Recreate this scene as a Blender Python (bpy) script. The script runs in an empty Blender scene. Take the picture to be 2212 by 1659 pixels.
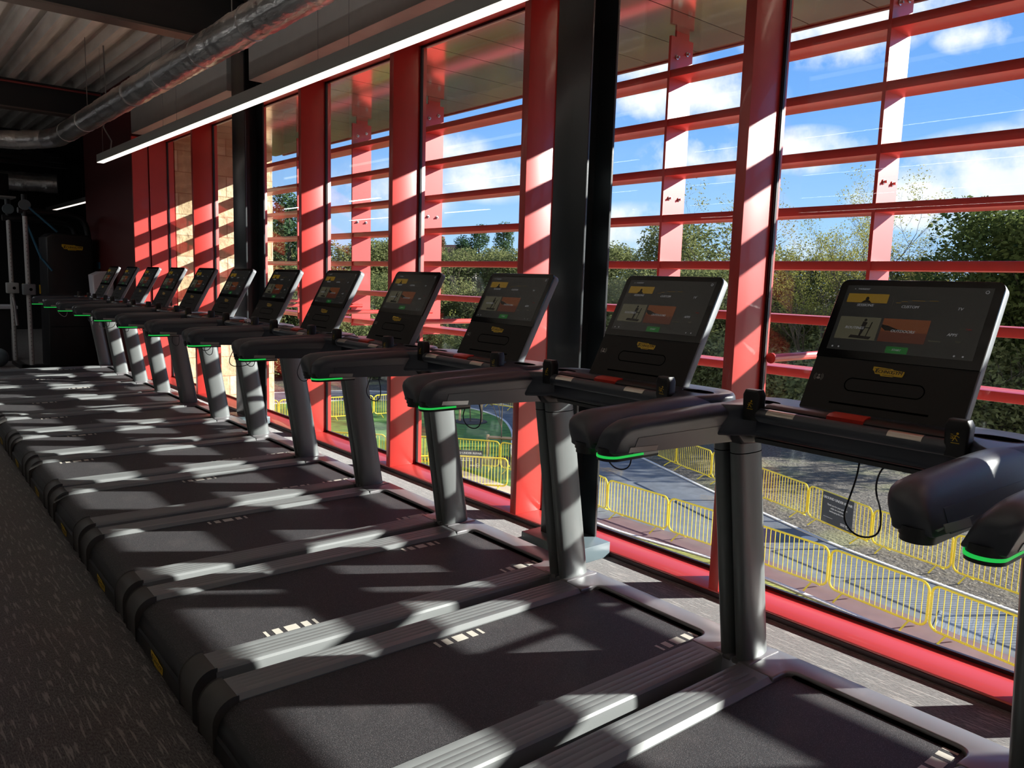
import bpy, bmesh, math, random
from mathutils import Vector, Matrix
from math import pi, sin, cos, radians as R

S = bpy.context.scene
C = S.collection
random.seed(7)

# ------------------------------------------------------------------ camera
cam_data = bpy.data.cameras.new('camera')
cam = bpy.data.objects.new('camera', cam_data)
C.objects.link(cam)
FPX = 1686.4
yaw, pitch, roll = 0.702449497, 0.130971864, 0.0300755019
d = Vector((sin(yaw)*cos(pitch), cos(yaw)*cos(pitch), -sin(pitch)))
r = Vector((cos(yaw), -sin(yaw), 0))
u = r.cross(d)
r2 = cos(roll)*r + sin(roll)*u
u2 = -sin(roll)*r + cos(roll)*u
m = Matrix((r2, u2, -d)).transposed().to_4x4()
m.translation = Vector((0, 0, 1.5))
cam.matrix_world = m
cam_data.sensor_fit = 'HORIZONTAL'
cam_data.sensor_width = 36.0
cam_data.lens = 36.0*FPX/2212.0
cam_data.clip_start = 0.05
cam_data.clip_end = 800
S.camera = cam

# ------------------------------------------------------------------ render look
S.view_settings.view_transform = 'Standard'
S.view_settings.look = 'None'
S.view_settings.gamma = 1.0
S.view_settings.use_curve_mapping = False
S.view_settings.exposure = 0.75
S.render.engine = 'CYCLES'
S.cycles.use_denoising = True
S.cycles.max_bounces = 10
S.cycles.transparent_max_bounces = 24
S.cycles.sample_clamp_indirect = 6.0
S.cycles.caustics_reflective = False
S.cycles.caustics_refractive = False

# ------------------------------------------------------------------ sun
sun_d = bpy.data.lights.new('sun', 'SUN')
sun_d.energy = 9.5
sun_d.angle = R(0.55)
sun_d.color = (1.0, 0.965, 0.91)
sun = bpy.data.objects.new('sun', sun_d)
C.objects.link(sun)
SUN = Vector((1.0, -0.68, 0.474)).normalized()
sun.rotation_euler = (-SUN).to_track_quat('-Z', 'Y').to_euler()
sun.location = (30, -20, 20)

# ------------------------------------------------------------------ sky
W = bpy.data.worlds.new('sky')
S.world = W
W.use_nodes = True
nt = W.node_tree
nt.nodes.clear()


def N(nt, t, **k):
    n = nt.nodes.new(t)
    for a, b in k.items():
        setattr(n, a, b)
    return n


def L(nt, a, b):
    nt.links.new(a, b)


def math_n(nt, op, a, b=None, c=None, clamp=False):
    n = N(nt, 'ShaderNodeMath', operation=op, use_clamp=clamp)
    for i, v in enumerate((a, b, c)):
        if v is None:
            continue
        if isinstance(v, (int, float)):
            n.inputs[i].default_value = v
        else:
            L(nt, v, n.inputs[i])
    return n.outputs[0]


def ramp(nt, fac, stops, interp='LINEAR'):
    n = N(nt, 'ShaderNodeValToRGB')
    n.color_ramp.interpolation = interp
    els = n.color_ramp.elements
    while len(els) < len(stops):
        els.new(0.5)
    for e, (p, c) in zip(els, stops):
        e.position = p
        e.color = (c[0], c[1], c[2], 1) if not isinstance(c, (int, float)) else (c, c, c, 1)
    if fac is not None:
        L(nt, fac, n.inputs[0])
    return n.outputs[0]


def mixc(nt, f, a, b):
    n = N(nt, 'ShaderNodeMix', data_type='RGBA')
    for s, v in ((n.inputs[0], f), (n.inputs[6], a), (n.inputs[7], b)):
        if isinstance(v, (int, float)):
            s.default_value = v
        elif isinstance(v, tuple):
            s.default_value = (v[0], v[1], v[2], 1)
        else:
            L(nt, v, s)
    return n.outputs[2]


tc = N(nt, 'ShaderNodeTexCoord')
sep = N(nt, 'ShaderNodeSeparateXYZ')
L(nt, tc.outputs['Generated'], sep.inputs[0])
z01 = math_n(nt, 'MULTIPLY', sep.outputs[2], 1.0, clamp=True)
grad = ramp(nt, z01, [(0.0, (.46, .66, .92)), (.08, (.33, .57, .92)), (.2, (.17, .40, .86)), (.4, (.10, .28, .72)), (1.0, (.05, .15, .45))])
noise = N(nt, 'ShaderNodeTexNoise')
noise.inputs['Scale'].default_value = 9.0
noise.inputs['Detail'].default_value = 8.0
noise.inputs['Roughness'].default_value = .62
L(nt, tc.outputs['Generated'], noise.inputs['Vector'])
sc = N(nt, 'ShaderNodeVectorMath', operation='MULTIPLY')
sc.inputs[1].default_value = (1, 1, 2.3)
L(nt, tc.outputs['Generated'], sc.inputs[0])
acc = None
for (cx, cy, cz, rad, wgt) in ((.785, .580, .218, .06, .85), (.738, .638, .219, .045, .7), (.855, .494, .160, .045, .9), (.945, .31, .118, .10, 1.0),
                               (.915, .38, .105, .06, .9), (.838, .466, .290, .075, 1.0), (.865, .404, .300, .06, .7), (.75, .659, .058, .07, .75),
                               (.784, .601, .150, .05, .75), (.901, .343, .265, .03, .7), (.571, .807, .153, .045, .4), (.614, .779, .128, .055, .36),
                               (.50, .85, .10, .07, .3), (.80, .57, .02, .10, .4), (.97, .2, .16, .09, .8), (.728, .638, .262, .05, .6), (-.95, .1, .25, 1.0, 1.0), (-.9, -.4, .5, .8, .9)):  # last two: added unseen clouds behind, for neutral ambient light
    dn = N(nt, 'ShaderNodeVectorMath', operation='DISTANCE')
    L(nt, sc.outputs[0], dn.inputs[0])
    v = Vector((cx, cy, cz)).normalized()
    dn.inputs[1].default_value = (v.x, v.y, v.z*2.3)
    a = math_n(nt, 'DIVIDE', dn.outputs['Value'], rad*1.5)
    a = math_n(nt, 'SUBTRACT', 1.0, a, clamp=True)
    a = math_n(nt, 'MULTIPLY', a, wgt)
    acc = a if acc is None else math_n(nt, 'MAXIMUM', acc, a)
nz = math_n(nt, 'SUBTRACT', noise.outputs['Fac'], 0.5)
nz = math_n(nt, 'MULTIPLY', nz, 2.6)
has = math_n(nt, 'MULTIPLY', acc, 6.0, clamp=True)
cl = math_n(nt, 'MULTIPLY', nz, has)
cl = math_n(nt, 'ADD', acc, cl)
cl = math_n(nt, 'MULTIPLY', cl, 1.7, clamp=True)
n2 = N(nt, 'ShaderNodeTexNoise')
n2.inputs['Scale'].default_value = 3.2
n2.inputs['Detail'].default_value = 6
L(nt, sc.outputs[0], n2.inputs['Vector'])
wisp = ramp(nt, n2.outputs['Fac'], [(.56, 0.0), (.85, .25)])
cl2 = math_n(nt, 'MAXIMUM', cl, wisp)
ccol = mixc(nt, noise.outputs['Fac'], (.66, .72, .82), (1.05, 1.05, 1.05))
skyc = mixc(nt, cl2, grad, ccol)
below = math_n(nt, 'MULTIPLY', sep.outputs[2], -12.0, clamp=True)
skyc = mixc(nt, below, skyc, (.16, .18, .12))
bg = N(nt, 'ShaderNodeBackground')
bg.inputs[1].default_value = .82
L(nt, skyc, bg.inputs[0])
wo = N(nt, 'ShaderNodeOutputWorld')
L(nt, bg.outputs[0], wo.inputs[0])

# ------------------------------------------------------------------ materials
MT = {}


def mat(name, col, rough=.5, metal=0.0, spec=.5, coat=0.0, emis=None, es=1.0, var=0.0, vscale=8.0, bump=0.0, bscale=60.0, stretch=(1, 1, 1)):
    mt = bpy.data.materials.new(name)
    mt.use_nodes = True
    t = mt.node_tree
    b = t.nodes['Principled BSDF']
    b.inputs['Base Color'].default_value = (*col, 1)
    b.inputs['Roughness'].default_value = rough
    b.inputs['Metallic'].default_value = metal
    b.inputs['Specular IOR Level'].default_value = spec
    b.inputs['Coat Weight'].default_value = coat
    if emis:
        b.inputs['Emission Color'].default_value = (*emis, 1)
        b.inputs['Emission Strength'].default_value = es
    if var or bump:
        c = N(t, 'ShaderNodeTexCoord')
        mp = N(t, 'ShaderNodeMapping')
        mp.inputs['Scale'].default_value = stretch
        L(t, c.outputs['Object'], mp.inputs[0])
    if var:
        n = N(t, 'ShaderNodeTexNoise')
        n.inputs['Scale'].default_value = vscale
        n.inputs['Detail'].default_value = 5
        L(t, mp.outputs[0], n.inputs['Vector'])
        lo = tuple(max(0, x*(1-var)) for x in col)
        hi = tuple(x*(1+var) for x in col)
        L(t, ramp(t, n.outputs['Fac'], [(.3, lo), (.7, hi)]), b.inputs['Base Color'])
    if bump:
        n = N(t, 'ShaderNodeTexNoise')
        n.inputs['Scale'].default_value = bscale
        n.inputs['Detail'].default_value = 4
        L(t, mp.outputs[0], n.inputs['Vector'])
        bp = N(t, 'ShaderNodeBump')
        bp.inputs['Strength'].default_value = bump
        bp.inputs['Distance'].default_value = .01
        L(t, n.outputs['Fac'], bp.inputs['Height'])
        L(t, bp.outputs[0], b.inputs['Normal'])
    MT[name] = mt
    return mt


red = mat('red_powder_coat', (.52, .034, .026), .40, spec=.85, coat=.2, var=.05, vscale=3)
reddark = mat('red_wall_paint', (.09, .006, .006), .6)
steel = mat('dark_grey_steel_paint', (.022, .027, .030), .32, spec=.6, bump=.03, bscale=90)
steelbase = mat('grey_steel_casing', (.12, .16, .18), .35)
skirt = mat('dark_skirting', (.03, .008, .01), .5)
gask = mat('black_gasket', (.012, .011, .013), .35)
greybox = mat('grey_boxing', (.46, .44, .425), .55, var=.04)
lightgrey = mat('lamp_housing_grey', (.40, .40, .385), .5)
diffuser = mat('lamp_diffuser', (.9, .85, .8), .4, emis=(1.0, .90, .80), es=.85)
beam_m = mat('black_beam_paint', (.016, .016, .017), .5)
flange_m = mat('beam_flange_grey', (.12, .09, .075), .5)  # reflected light painted into the underside of the black beams
foil = mat('silver_foil_duct', (.62, .61, .60), .28, metal=.95, bump=.9, bscale=22, stretch=(1, .35, 1), var=.25, vscale=6)
deck_m = mat('galvanised_deck', (.68, .65, .60), .5, metal=.1, var=.18, vscale=3, stretch=(6, .5, 1))
plaster = mat('dark_wall_paint', (.035, .035, .037), .8)
soffit_m = mat('beige_metal_soffit', (.52, .45, .35), .13, metal=.8, bump=.02, bscale=4)
wire_m = mat('wire', (.25, .25, .25), .4, metal=.8)
redpipe = mat('red_pipe', (.25, .03, .03), .4)
rail_m = mat('treadmill_grey_plastic', (.20, .212, .215), .5, metal=.1, bump=.03, bscale=200)
front_m = mat('treadmill_silver_plastic', (.23, .225, .235), .33, metal=.35)
capm = mat('treadmill_dark_plastic', (.055, .052, .05), .5)
base_m = mat('treadmill_base_black', (.015, .016, .018), .45)
upr = mat('upright_grey', (.19, .205, .205), .36, metal=.35, bump=.02, bscale=300, stretch=(1, 1, .05))
rubber = mat('black_rubber', (.026, .031, .044), .42, spec=.9, bump=.04, bscale=350)
tray_m = mat('tray_plastic', (.035, .040, .055), .32)
blackp = mat('black_plastic', (.010, .010, .011), .4)
silver = mat('sensor_metal', (.62, .57, .50), .3, metal=.9)
housing = mat('console_silver', (.20, .215, .23), .42, metal=.4)
fascia_m = mat('console_fascia', (.024, .022, .021), .7, spec=.3, bump=.05, bscale=400)
glassblk = mat('screen_glass', (.004, .004, .005), .10, spec=.35)
groove_m = mat('groove_black', (.002, .002, .002), 1.0, spec=0.0)
stop_m = mat('stop_button_red', (.55, .03, .015), .4)
green_l = mat('green_light', (.02, .35, .08), .4, emis=(.02, .72, .10), es=.38)
labelm = mat('clear_label', (.42, .40, .38), .2, metal=.3)
yel = mat('logo_yellow', (.72, .46, .02), .45)
letter = mat('logo_letters', (.02, .015, .01), .6)
scr_bg = mat('screen_glow', (.01, .01, .01), .2, emis=(.030, .032, .030), es=0.098)
scr_yel = mat('screen_yellow', (.01, .01, .01), .2, emis=(.42, .24, .015), es=0.126)
scr_or = mat('screen_orange', (.01, .01, .01), .2, emis=(.30, .08, .02), es=0.106)
scr_or2 = mat('screen_orange_dark', (.01, .01, .01), .2, emis=(.16, .035, .015), es=0.112)
scr_gr = mat('screen_green', (.01, .01, .01), .2, emis=(.01, .22, .03), es=0.112)
scr_ol = mat('screen_olive', (.01, .01, .01), .2, emis=(.14, .13, .08), es=0.140)
scr_tx = mat('screen_text', (.01, .01, .01), .2, emis=(.5, .5, .5), es=0.118)
scr_rd = mat('screen_red', (.01, .01, .01), .2, emis=(.4, .03, .02), es=0.112)
scr_bk = mat('screen_black', (.002, .002, .002), .3)
cord_m = mat('black_cord', (.008, .008, .012), .4)
white_p = mat('white_plastic', (.72, .70, .76), .35)
chrome = mat('brushed_steel', (.50, .50, .50), .28, metal=.9)
blackf = mat('gym_black', (.010, .010, .012), .45)
bluew = mat('blue_webbing', (.03, .14, .24), .7)
stripw = mat('belt_stencil', (.60, .57, .50), .6)
yfence = mat('yellow_barrier_paint', (.90, .68, .05), .4, spec=.4)
signm = mat('sign_board', (.045, .048, .06), .5)
signt = mat('sign_text', (.75, .75, .75), .6)
asphalt = mat('asphalt', (.115, .125, .14), .85, var=.18, vscale=3, bump=.1, bscale=30)
redrefl = mat('red_tarmac', (.14, .085, .085), .85, var=.12, vscale=3)
kerbm = mat('pale_kerb', (.60, .58, .55), .8)
paving = mat('beige_paving', (.50, .40, .28), .85, var=.1, vscale=2)
grille = mat('steel_grating', (.30, .32, .34), .5, metal=.6)
timber = mat('stake_timber', (.42, .28, .16), .7)
bark = mat('bark', (.085, .065, .045), .9, var=.3, vscale=6)
mulch = mat('mulch', (.05, .04, .035), .95, bump=.3, bscale=20)
whiteh = mat('house_render', (.55, .5, .45), .8)
roofm = mat('house_roof', (.14, .07, .05), .8)


def belt_mat():
    mt = mat('treadmill_belt', (.04, .038, .042), .62, spec=.35)
    t = mt.node_tree
    b = t.nodes['Principled BSDF']
    c = N(t, 'ShaderNodeTexCoord')
    n = N(t, 'ShaderNodeTexNoise')
    n.inputs['Scale'].default_value = 420
    n.inputs['Detail'].default_value = 2
    L(t, c.outputs['Object'], n.inputs['Vector'])
    n3 = N(t, 'ShaderNodeTexNoise')
    n3.inputs['Scale'].default_value = 5
    n3.inputs['Detail'].default_value = 5
    L(t, c.outputs['Object'], n3.inputs['Vector'])
    a = ramp(t, n.outputs['Fac'], [(.40, (.026, .025, .028)), (.58, (.052, .050, .055)), (.74, (.20, .19, .19))])
    wear = ramp(t, n3.outputs['Fac'], [(.55, 0.0), (.8, .35)])
    L(t, mixc(t, wear, a, (.12, .105, .105)), b.inputs['Base Color'])
    bp = N(t, 'ShaderNodeBump')
    bp.inputs['Strength'].default_value = .5
    bp.inputs['Distance'].default_value = .002
    L(t, n.outputs['Fac'], bp.inputs['Height'])
    L(t, bp.outputs[0], b.inputs['Normal'])
    return mt


belt_m = belt_mat()


def carpet_mat():
    mt = mat('striped_carpet', (.08, .07, .07), .95, spec=.1)
    t = mt.node_tree
    b = t.nodes['Principled BSDF']
    c = N(t, 'ShaderNodeTexCoord')
    mp = N(t, 'ShaderNodeMapping')
    mp.inputs['Scale'].default_value = (95, 7.5, 1)
    L(t, c.outputs['Object'], mp.inputs[0])
    n = N(t, 'ShaderNodeTexNoise')
    n.inputs['Scale'].default_value = 1.0
    n.inputs['Detail'].default_value = 1.5
    L(t, mp.outputs[0], n.inputs['Vector'])
    mp2 = N(t, 'ShaderNodeMapping')
    mp2.inputs['Scale'].default_value = (260, 60, 1)
    L(t, c.outputs['Object'], mp2.inputs[0])
    n2 = N(t, 'ShaderNodeTexNoise')
    n2.inputs['Scale'].default_value = 1.0
    L(t, mp2.outputs[0], n2.inputs['Vector'])
    n3 = N(t, 'ShaderNodeTexNoise')
    n3.inputs['Scale'].default_value = 1.6
    L(t, c.outputs['Object'], n3.inputs['Vector'])
    base = ramp(t, n2.outputs['Fac'], [(.35, (.030, .024, .025)), (.65, (.125, .115, .115))])
    fl = ramp(t, n.outputs['Fac'], [(.57, 0.0), (.64, 1.0)])
    f2 = math_n(t, 'MULTIPLY', fl, .62)
    colr = mixc(t, f2, base, (.34, .31, .29))
    L(t, mixc(t, ramp(t, n3.outputs['Fac'], [(.4, 0.0), (.7, .25)]), colr, (.10, .05, .045)), b.inputs['Base Color'])
    b.inputs['Sheen Weight'].default_value = .5
    b.inputs['Sheen Roughness'].default_value = .45
    bp = N(t, 'ShaderNodeBump')
    bp.inputs['Strength'].default_value = .6
    bp.inputs['Distance'].default_value = .004
    L(t, n2.outputs['Fac'], bp.inputs['Height'])
    L(t, bp.outputs[0], b.inputs['Normal'])
    return mt


carpet = carpet_mat()


def glass_mat():
    mt = bpy.data.materials.new('window_glass')
    mt.use_nodes = True
    t = mt.node_tree
    t.nodes.clear()
    fr = N(t, 'ShaderNodeFresnel')
    ge = N(t, 'ShaderNodeNewGeometry')
    io = math_n(t, 'MULTIPLY_ADD', ge.outputs['Backfacing'], 1/1.38-1.38, 1.38)
    L(t, io, fr.inputs[0])
    tr = N(t, 'ShaderNodeBsdfTransparent')
    tr.inputs[0].default_value = (.95, .965, .955, 1)
    gl = N(t, 'ShaderNodeBsdfGlossy')
    gl.inputs['Roughness'].default_value = 0.0
    mx = N(t, 'ShaderNodeMixShader')
    L(t, fr.outputs[0], mx.inputs[0])
    L(t, tr.outputs[0], mx.inputs[1])
    L(t, gl.outputs[0], mx.inputs[2])
    o = N(t, 'ShaderNodeOutputMaterial')
    L(t, mx.outputs[0], o.inputs[0])
    MT['glass'] = mt
    return mt


glass = glass_mat()


def stone_mat():
    mt = mat('split_stone', (.6, .48, .30), .9)
    t = mt.node_tree
    b = t.nodes['Principled BSDF']
    c = N(t, 'ShaderNodeTexCoord')
    mp = N(t, 'ShaderNodeMapping')
    mp.inputs['Rotation'].default_value = (R(90), 0, 0)
    L(t, c.outputs['Object'], mp.inputs[0])
    br = N(t, 'ShaderNodeTexBrick')
    br.inputs['Scale'].default_value = 1.0
    br.inputs['Brick Width'].default_value = .44
    br.inputs['Row Height'].default_value = .285
    br.inputs['Mortar Size'].default_value = .007
    br.inputs['Color1'].default_value = (.70, .60, .42, 1)
    br.inputs['Color2'].default_value = (.56, .43, .25, 1)
    br.inputs['Mortar'].default_value = (.38, .27, .16, 1)
    L(t, mp.outputs[0], br.inputs['Vector'])
    n = N(t, 'ShaderNodeTexNoise')
    n.inputs['Scale'].default_value = 9
    n.inputs['Detail'].default_value = 6
    L(t, c.outputs['Object'], n.inputs['Vector'])
    v = ramp(t, n.outputs['Fac'], [(.3, .75), (.7, 1.15)])
    mm = N(t, 'ShaderNodeMix', data_type='RGBA', blend_type='MULTIPLY')
    mm.inputs[0].default_value = 1
    L(t, br.outputs['Color'], mm.inputs[6])
    L(t, v, mm.inputs[7])
    L(t, mm.outputs[2], b.inputs['Base Color'])
    bp = N(t, 'ShaderNodeBump')
    bp.inputs['Distance'].default_value = .04
    rough = math_n(t, 'GREATER_THAN', br.outputs['Fac'], 2.0)
    L(t, math_n(t, 'MULTIPLY', n.outputs['Fac'], 1.0), bp.inputs['Height'])
    bp.inputs['Strength'].default_value = .8
    L(t, bp.outputs[0], b.inputs['Normal'])
    return mt


stone = stone_mat()


def ground_mat():
    mt = mat('rough_earth', (.12, .10, .08), .95)
    t = mt.node_tree
    b = t.nodes['Principled BSDF']
    c = N(t, 'ShaderNodeTexCoord')
    n = N(t, 'ShaderNodeTexNoise')
    n.inputs['Scale'].default_value = 9
    n.inputs['Detail'].default_value = 8
    L(t, c.outputs['Object'], n.inputs['Vector'])
    n2 = N(t, 'ShaderNodeTexNoise')
    n2.inputs['Scale'].default_value = .35
    n2.inputs['Detail'].default_value = 5
    L(t, c.outputs['Object'], n2.inputs['Vector'])
    v = N(t, 'ShaderNodeTexVoronoi')
    v.inputs['Scale'].default_value = 7
    L(t, c.outputs['Object'], v.inputs['Vector'])
    base = ramp(t, n.outputs['Fac'], [(.3, (.045, .036, .028)), (.6, (.105, .088, .068)), (.8, (.18, .155, .12))])
    peb = ramp(t, v.outputs['Distance'], [(.08, 1.0), (.16, 0.0)])
    col = mixc(t, math_n(t, 'MULTIPLY', peb, .8), base, (.50, .44, .36))
    big = ramp(t, n2.outputs['Fac'], [(.52, 0.0), (.66, 1.0)])
    col = mixc(t, math_n(t, 'MULTIPLY', big, .55), col, (.21, .21, .09))
    L(t, col, b.inputs['Base Color'])
    bp = N(t, 'ShaderNodeBump')
    bp.inputs['Distance'].default_value = .08
    bp.inputs['Strength'].default_value = .8
    L(t, n.outputs['Fac'], bp.inputs['Height'])
    L(t, bp.outputs[0], b.inputs['Normal'])
    return mt


earth = ground_mat()
lawnm = mat('lawn_grass', (.085, .19, .028), .9, var=.35, vscale=2.5, bump=.4, bscale=40)
verge = mat('verge_grass', (.26, .27, .055), .9, var=.3, vscale=4, bump=.4, bscale=40)


def leaf_mat(name, c1, c2, tr=.35):
    mt = bpy.data.materials.new(name)
    mt.use_nodes = True
    t = mt.node_tree
    t.nodes.clear()
    oi = N(t, 'ShaderNodeObjectInfo')
    c = N(t, 'ShaderNodeTexCoord')
    n = N(t, 'ShaderNodeTexNoise')
    n.inputs['Scale'].default_value = .8
    n.inputs['Detail'].default_value = 4
    L(t, c.outputs['Object'], n.inputs['Vector'])
    f = math_n(t, 'ADD', math_n(t, 'MULTIPLY', oi.outputs['Random'], .5), math_n(t, 'MULTIPLY', n.outputs['Fac'], .9))
    f = math_n(t, 'SUBTRACT', f, .2, clamp=True)
    col = mixc(t, f, c1, c2)
    df = N(t, 'ShaderNodeBsdfDiffuse')
    L(t, col, df.inputs[0])
    tl = N(t, 'ShaderNodeBsdfTranslucent')
    L(t, col, tl.inputs[0])
    mx = N(t, 'ShaderNodeMixShader')
    mx.inputs[0].default_value = tr
    L(t, df.outputs[0], mx.inputs[1])
    L(t, tl.outputs[0], mx.inputs[2])
    o = N(t, 'ShaderNodeOutputMaterial')
    L(t, mx.outputs[0], o.inputs[0])
    return mt


leaf_a = leaf_mat('leaf_green', (.10, .13, .05), (.27, .27, .115), .4)
leaf_b = leaf_mat('leaf_dark', (.055, .085, .028), (.18, .20, .06), .4)
leaf_c = leaf_mat('leaf_yellow_green', (.20, .22, .05), (.38, .34, .10), .4)
leaf_d = leaf_mat('leaf_conifer', (.04, .08, .04), (.10, .15, .07), .2)

# ------------------------------------------------------------------ mesh helpers


class MB:
    def __init__(s):
        s.v, s.f, s.m = [], [], []

    def add(s, vs, fs, mi=0):
        o = len(s.v)
        s.v += [tuple(p) for p in vs]
        s.f += [tuple(i+o for i in f) for f in fs]
        s.m += [mi]*len(fs)
        return s

    def box(s, x0, x1, y0, y1, z0, z1, mi=0):
        return s.add([(x0, y0, z0), (x1, y0, z0), (x1, y1, z0), (x0, y1, z0), (x0, y0, z1), (x1, y0, z1), (x1, y1, z1), (x0, y1, z1)],
                     [(0, 3, 2, 1), (4, 5, 6, 7), (0, 1, 5, 4), (1, 2, 6, 5), (2, 3, 7, 6), (3, 0, 4, 7)], mi)

    def prism(s, pts, a, b, axis='z', mi=0):
        """pts: 2D outline; extruded from a to b along axis"""
        def P(p, h):
            return {'z': (p[0], p[1], h), 'y': (p[0], h, p[1]), 'x': (h, p[0], p[1])}[axis]
        n = len(pts)
        vs = [P(p, a) for p in pts]+[P(p, b) for p in pts]
        fs = [(i, (i+1) % n, n+(i+1) % n, n+i) for i in range(n)]
        fs += [tuple(range(n))[::-1], tuple(range(n, 2*n))]
        return s.add(vs, fs, mi)

    def loft(s, rings, mi=0, cap=True, closed=True):
        n = len(rings[0])
        vs = [p for rr in rings for p in rr]
        fs = []
        for k in range(len(rings)-1):
            for i in range(n if closed else n-1):
                j = (i+1) % n
                fs.append((k*n+i, k*n+j, (k+1)*n+j, (k+1)*n+i))
        if cap and closed:
            fs.append(tuple(range(n))[::-1])
            fs.append(tuple(range((len(rings)-1)*n, len(rings)*n)))
        return s.add(vs, fs, mi)

    def tube(s, path, rad, seg=8, mi=0, cap=True, closed=False):
        P = [Vector(p) for p in path]
        rings = []
        up = Vector((0, 0, 1))
        last = None
        n = len(P)
        for i, p in enumerate(P):
            if closed:
                t = P[(i+1) % n]-P[i-1]
            else:
                t = P[min(i+1, n-1)]-P[max(i-1, 0)]
            if t.length < 1e-9:
                t = Vector((0, 0, 1))
            t.normalize()
            a = last if last is not None else (up if abs(t.z) < .9 else Vector((1, 0, 0)))
            x = (a - t*a.dot(t))
            if x.length < 1e-6:
                x = Vector((1, 0, 0)).cross(t)
            x.normalize()
            last = x
            y = t.cross(x)
            rr = rad[i] if isinstance(rad, (list, tuple)) else rad
            rings.append([tuple(p+x*cos(2*pi*k/seg)*rr+y*sin(2*pi*k/seg)*rr) for k in range(seg)])
        if closed:
            rings.append(rings[0])
            cap = False
        return s.loft(rings, mi, cap)

    def puff(s, pts, a, b, rr, axis='y', seg=4, mi=0, wt=None):
        """outline pts (CCW) extruded a..b with rounded rims of radius rr"""
        n = len(pts)
        nr = []
        for i in range(n):
            p0, p1, p2 = Vector(pts[i-1]), Vector(pts[i]), Vector(pts[(i+1) % n])
            e1 = (p1-p0)
            e2 = (p2-p1)
            e1.normalize()
            e2.normalize()
            nn = Vector((e1.y, -e1.x))+Vector((e2.y, -e2.x))
            if nn.length < 1e-6:
                nn = Vector((e1.y, -e1.x))
            nn.normalize()
            nr.append(nn)
        lay = []
        for k in range(seg+1):
            t = k/seg*pi/2
            lay.append((a+rr*(1-sin(t)), rr*(1-cos(t))))
        lay = lay
        L1 = [(a+rr*(1-cos(t*pi/2/seg)), rr*(1-sin(t*pi/2/seg))) for t in range(seg+1)]
        L2 = [(b-rr*(1-cos(t*pi/2/seg)), rr*(1-sin(t*pi/2/seg))) for t in range(seg, -1, -1)]

        def P(p, h):
            return {'z': (p[0], p[1], h), 'y': (p[0], h, p[1]), 'x': (h, p[0], p[1])}[axis]
        wt = wt or [1]*n
        rings = [[P((pts[i][0]-nr[i].x*ins*wt[i], pts[i][1]-nr[i].y*ins*wt[i]), h) for i in range(n)] for h, ins in L1+L2]
        return s.loft(rings, mi)

    def xf(s, M):
        s.v = [tuple(M @ Vector(p)) for p in s.v]
        return s

    def build(s, name, mats, parent=None, origin=(0, 0, 0), smooth=True, bevel=0, ang=35, bseg=2):
        me = bpy.data.meshes.new(name)
        if origin != (0, 0, 0):
            s.v = [(p[0]-origin[0], p[1]-origin[1], p[2]-origin[2]) for p in s.v]
        me.from_pydata(s.v, [], s.f)
        if not isinstance(mats, (list, tuple)):
            mats = [mats]
        for q in mats:
            me.materials.append(q)
        me.polygons.foreach_set('material_index', s.m)
        bm = bmesh.new()
        bm.from_mesh(me)
        bmesh.ops.recalc_face_normals(bm, faces=bm.faces)
        if bevel:
            es = [e for e in bm.edges if len(e.link_faces) == 2 and e.calc_face_angle(0) > R(30)]
            bmesh.ops.bevel(bm, geom=es, offset=bevel, segments=bseg, profile=.5, affect='EDGES', clamp_overlap=True)
        bm.to_mesh(me)
        bm.free()
        if smooth:
            me.polygons.foreach_set('use_smooth', [True]*len(me.polygons))
            me.set_sharp_from_angle(angle=R(ang))
        me.update()
        o = bpy.data.objects.new(name, me)
        C.objects.link(o)
        if parent is not None:
            o.parent = parent
            if origin == (0, 0, 0):
                pass
        elif origin != (0, 0, 0):
            o.location = origin
        return o


def tag(o, label=None, cat=None, group=None, kind=None):
    if label:
        o['label'] = label
    if cat:
        o['category'] = cat
    if group:
        o['group'] = group
    if kind:
        o['kind'] = kind
    return o


def struct(o, label=None, cat=None):
    o['kind'] = 'structure'
    return tag(o, label, cat)


def empty(name, loc, label, cat, group=None, rz=0):
    o = bpy.data.objects.new(name, None)
    o.empty_display_size = .2
    C.objects.link(o)
    o.location = loc
    o.rotation_euler = (0, 0, rz)
    tag(o, label, cat, group)
    return o


def dup(o, parent=None):
    c = o.copy()
    C.objects.link(c)
    c.parent = parent
    for ch in list(o.children):
        dup(ch, c)
    return c


_tx = {}


def text_geo(s, size=1.0, bold=0.0, align='CENTER'):
    key = (s, bold, align)
    if key not in _tx:
        cu = bpy.data.curves.new('t', 'FONT')
        cu.body = s
        cu.size = 1.0
        cu.align_x = align
        cu.align_y = 'CENTER'
        cu.offset = bold
        cu.resolution_u = 2
        ob = bpy.data.objects.new('t', cu)
        C.objects.link(ob)
        bpy.context.view_layer.update()
        me = bpy.data.meshes.new_from_object(ob)
        _tx[key] = ([tuple(v.co) for v in me.vertices], [tuple(p.vertices) for p in me.polygons])
        bpy.data.objects.remove(ob)
        bpy.data.curves.remove(cu)
        bpy.data.meshes.remove(me)
    vs, fs = _tx[key]
    return [(x*size, y*size, 0) for x, y, z in vs], fs


def put_text(mb, s, M, x, y, size, mi, bold=0.0, slant=0.0, align='CENTER', z=0.0, sx=1.0):
    vs, fs = text_geo(s, size, 0.0, align)
    for dx in ((-.028*size, .028*size) if bold else (0,)):
        mb.add([tuple(M @ Vector((x+dx+px*sx+py*slant, y+py, z))) for px, py, pz in vs], fs, mi)
        z += .00006


def rect(mb, M, x0, x1, y0, y1, mi, z=0.0):
    mb.add([tuple(M @ Vector(p)) for p in ((x0, y0, z), (x1, y0, z), (x1, y1, z), (x0, y1, z))], [(0, 1, 2, 3)], mi)


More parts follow.
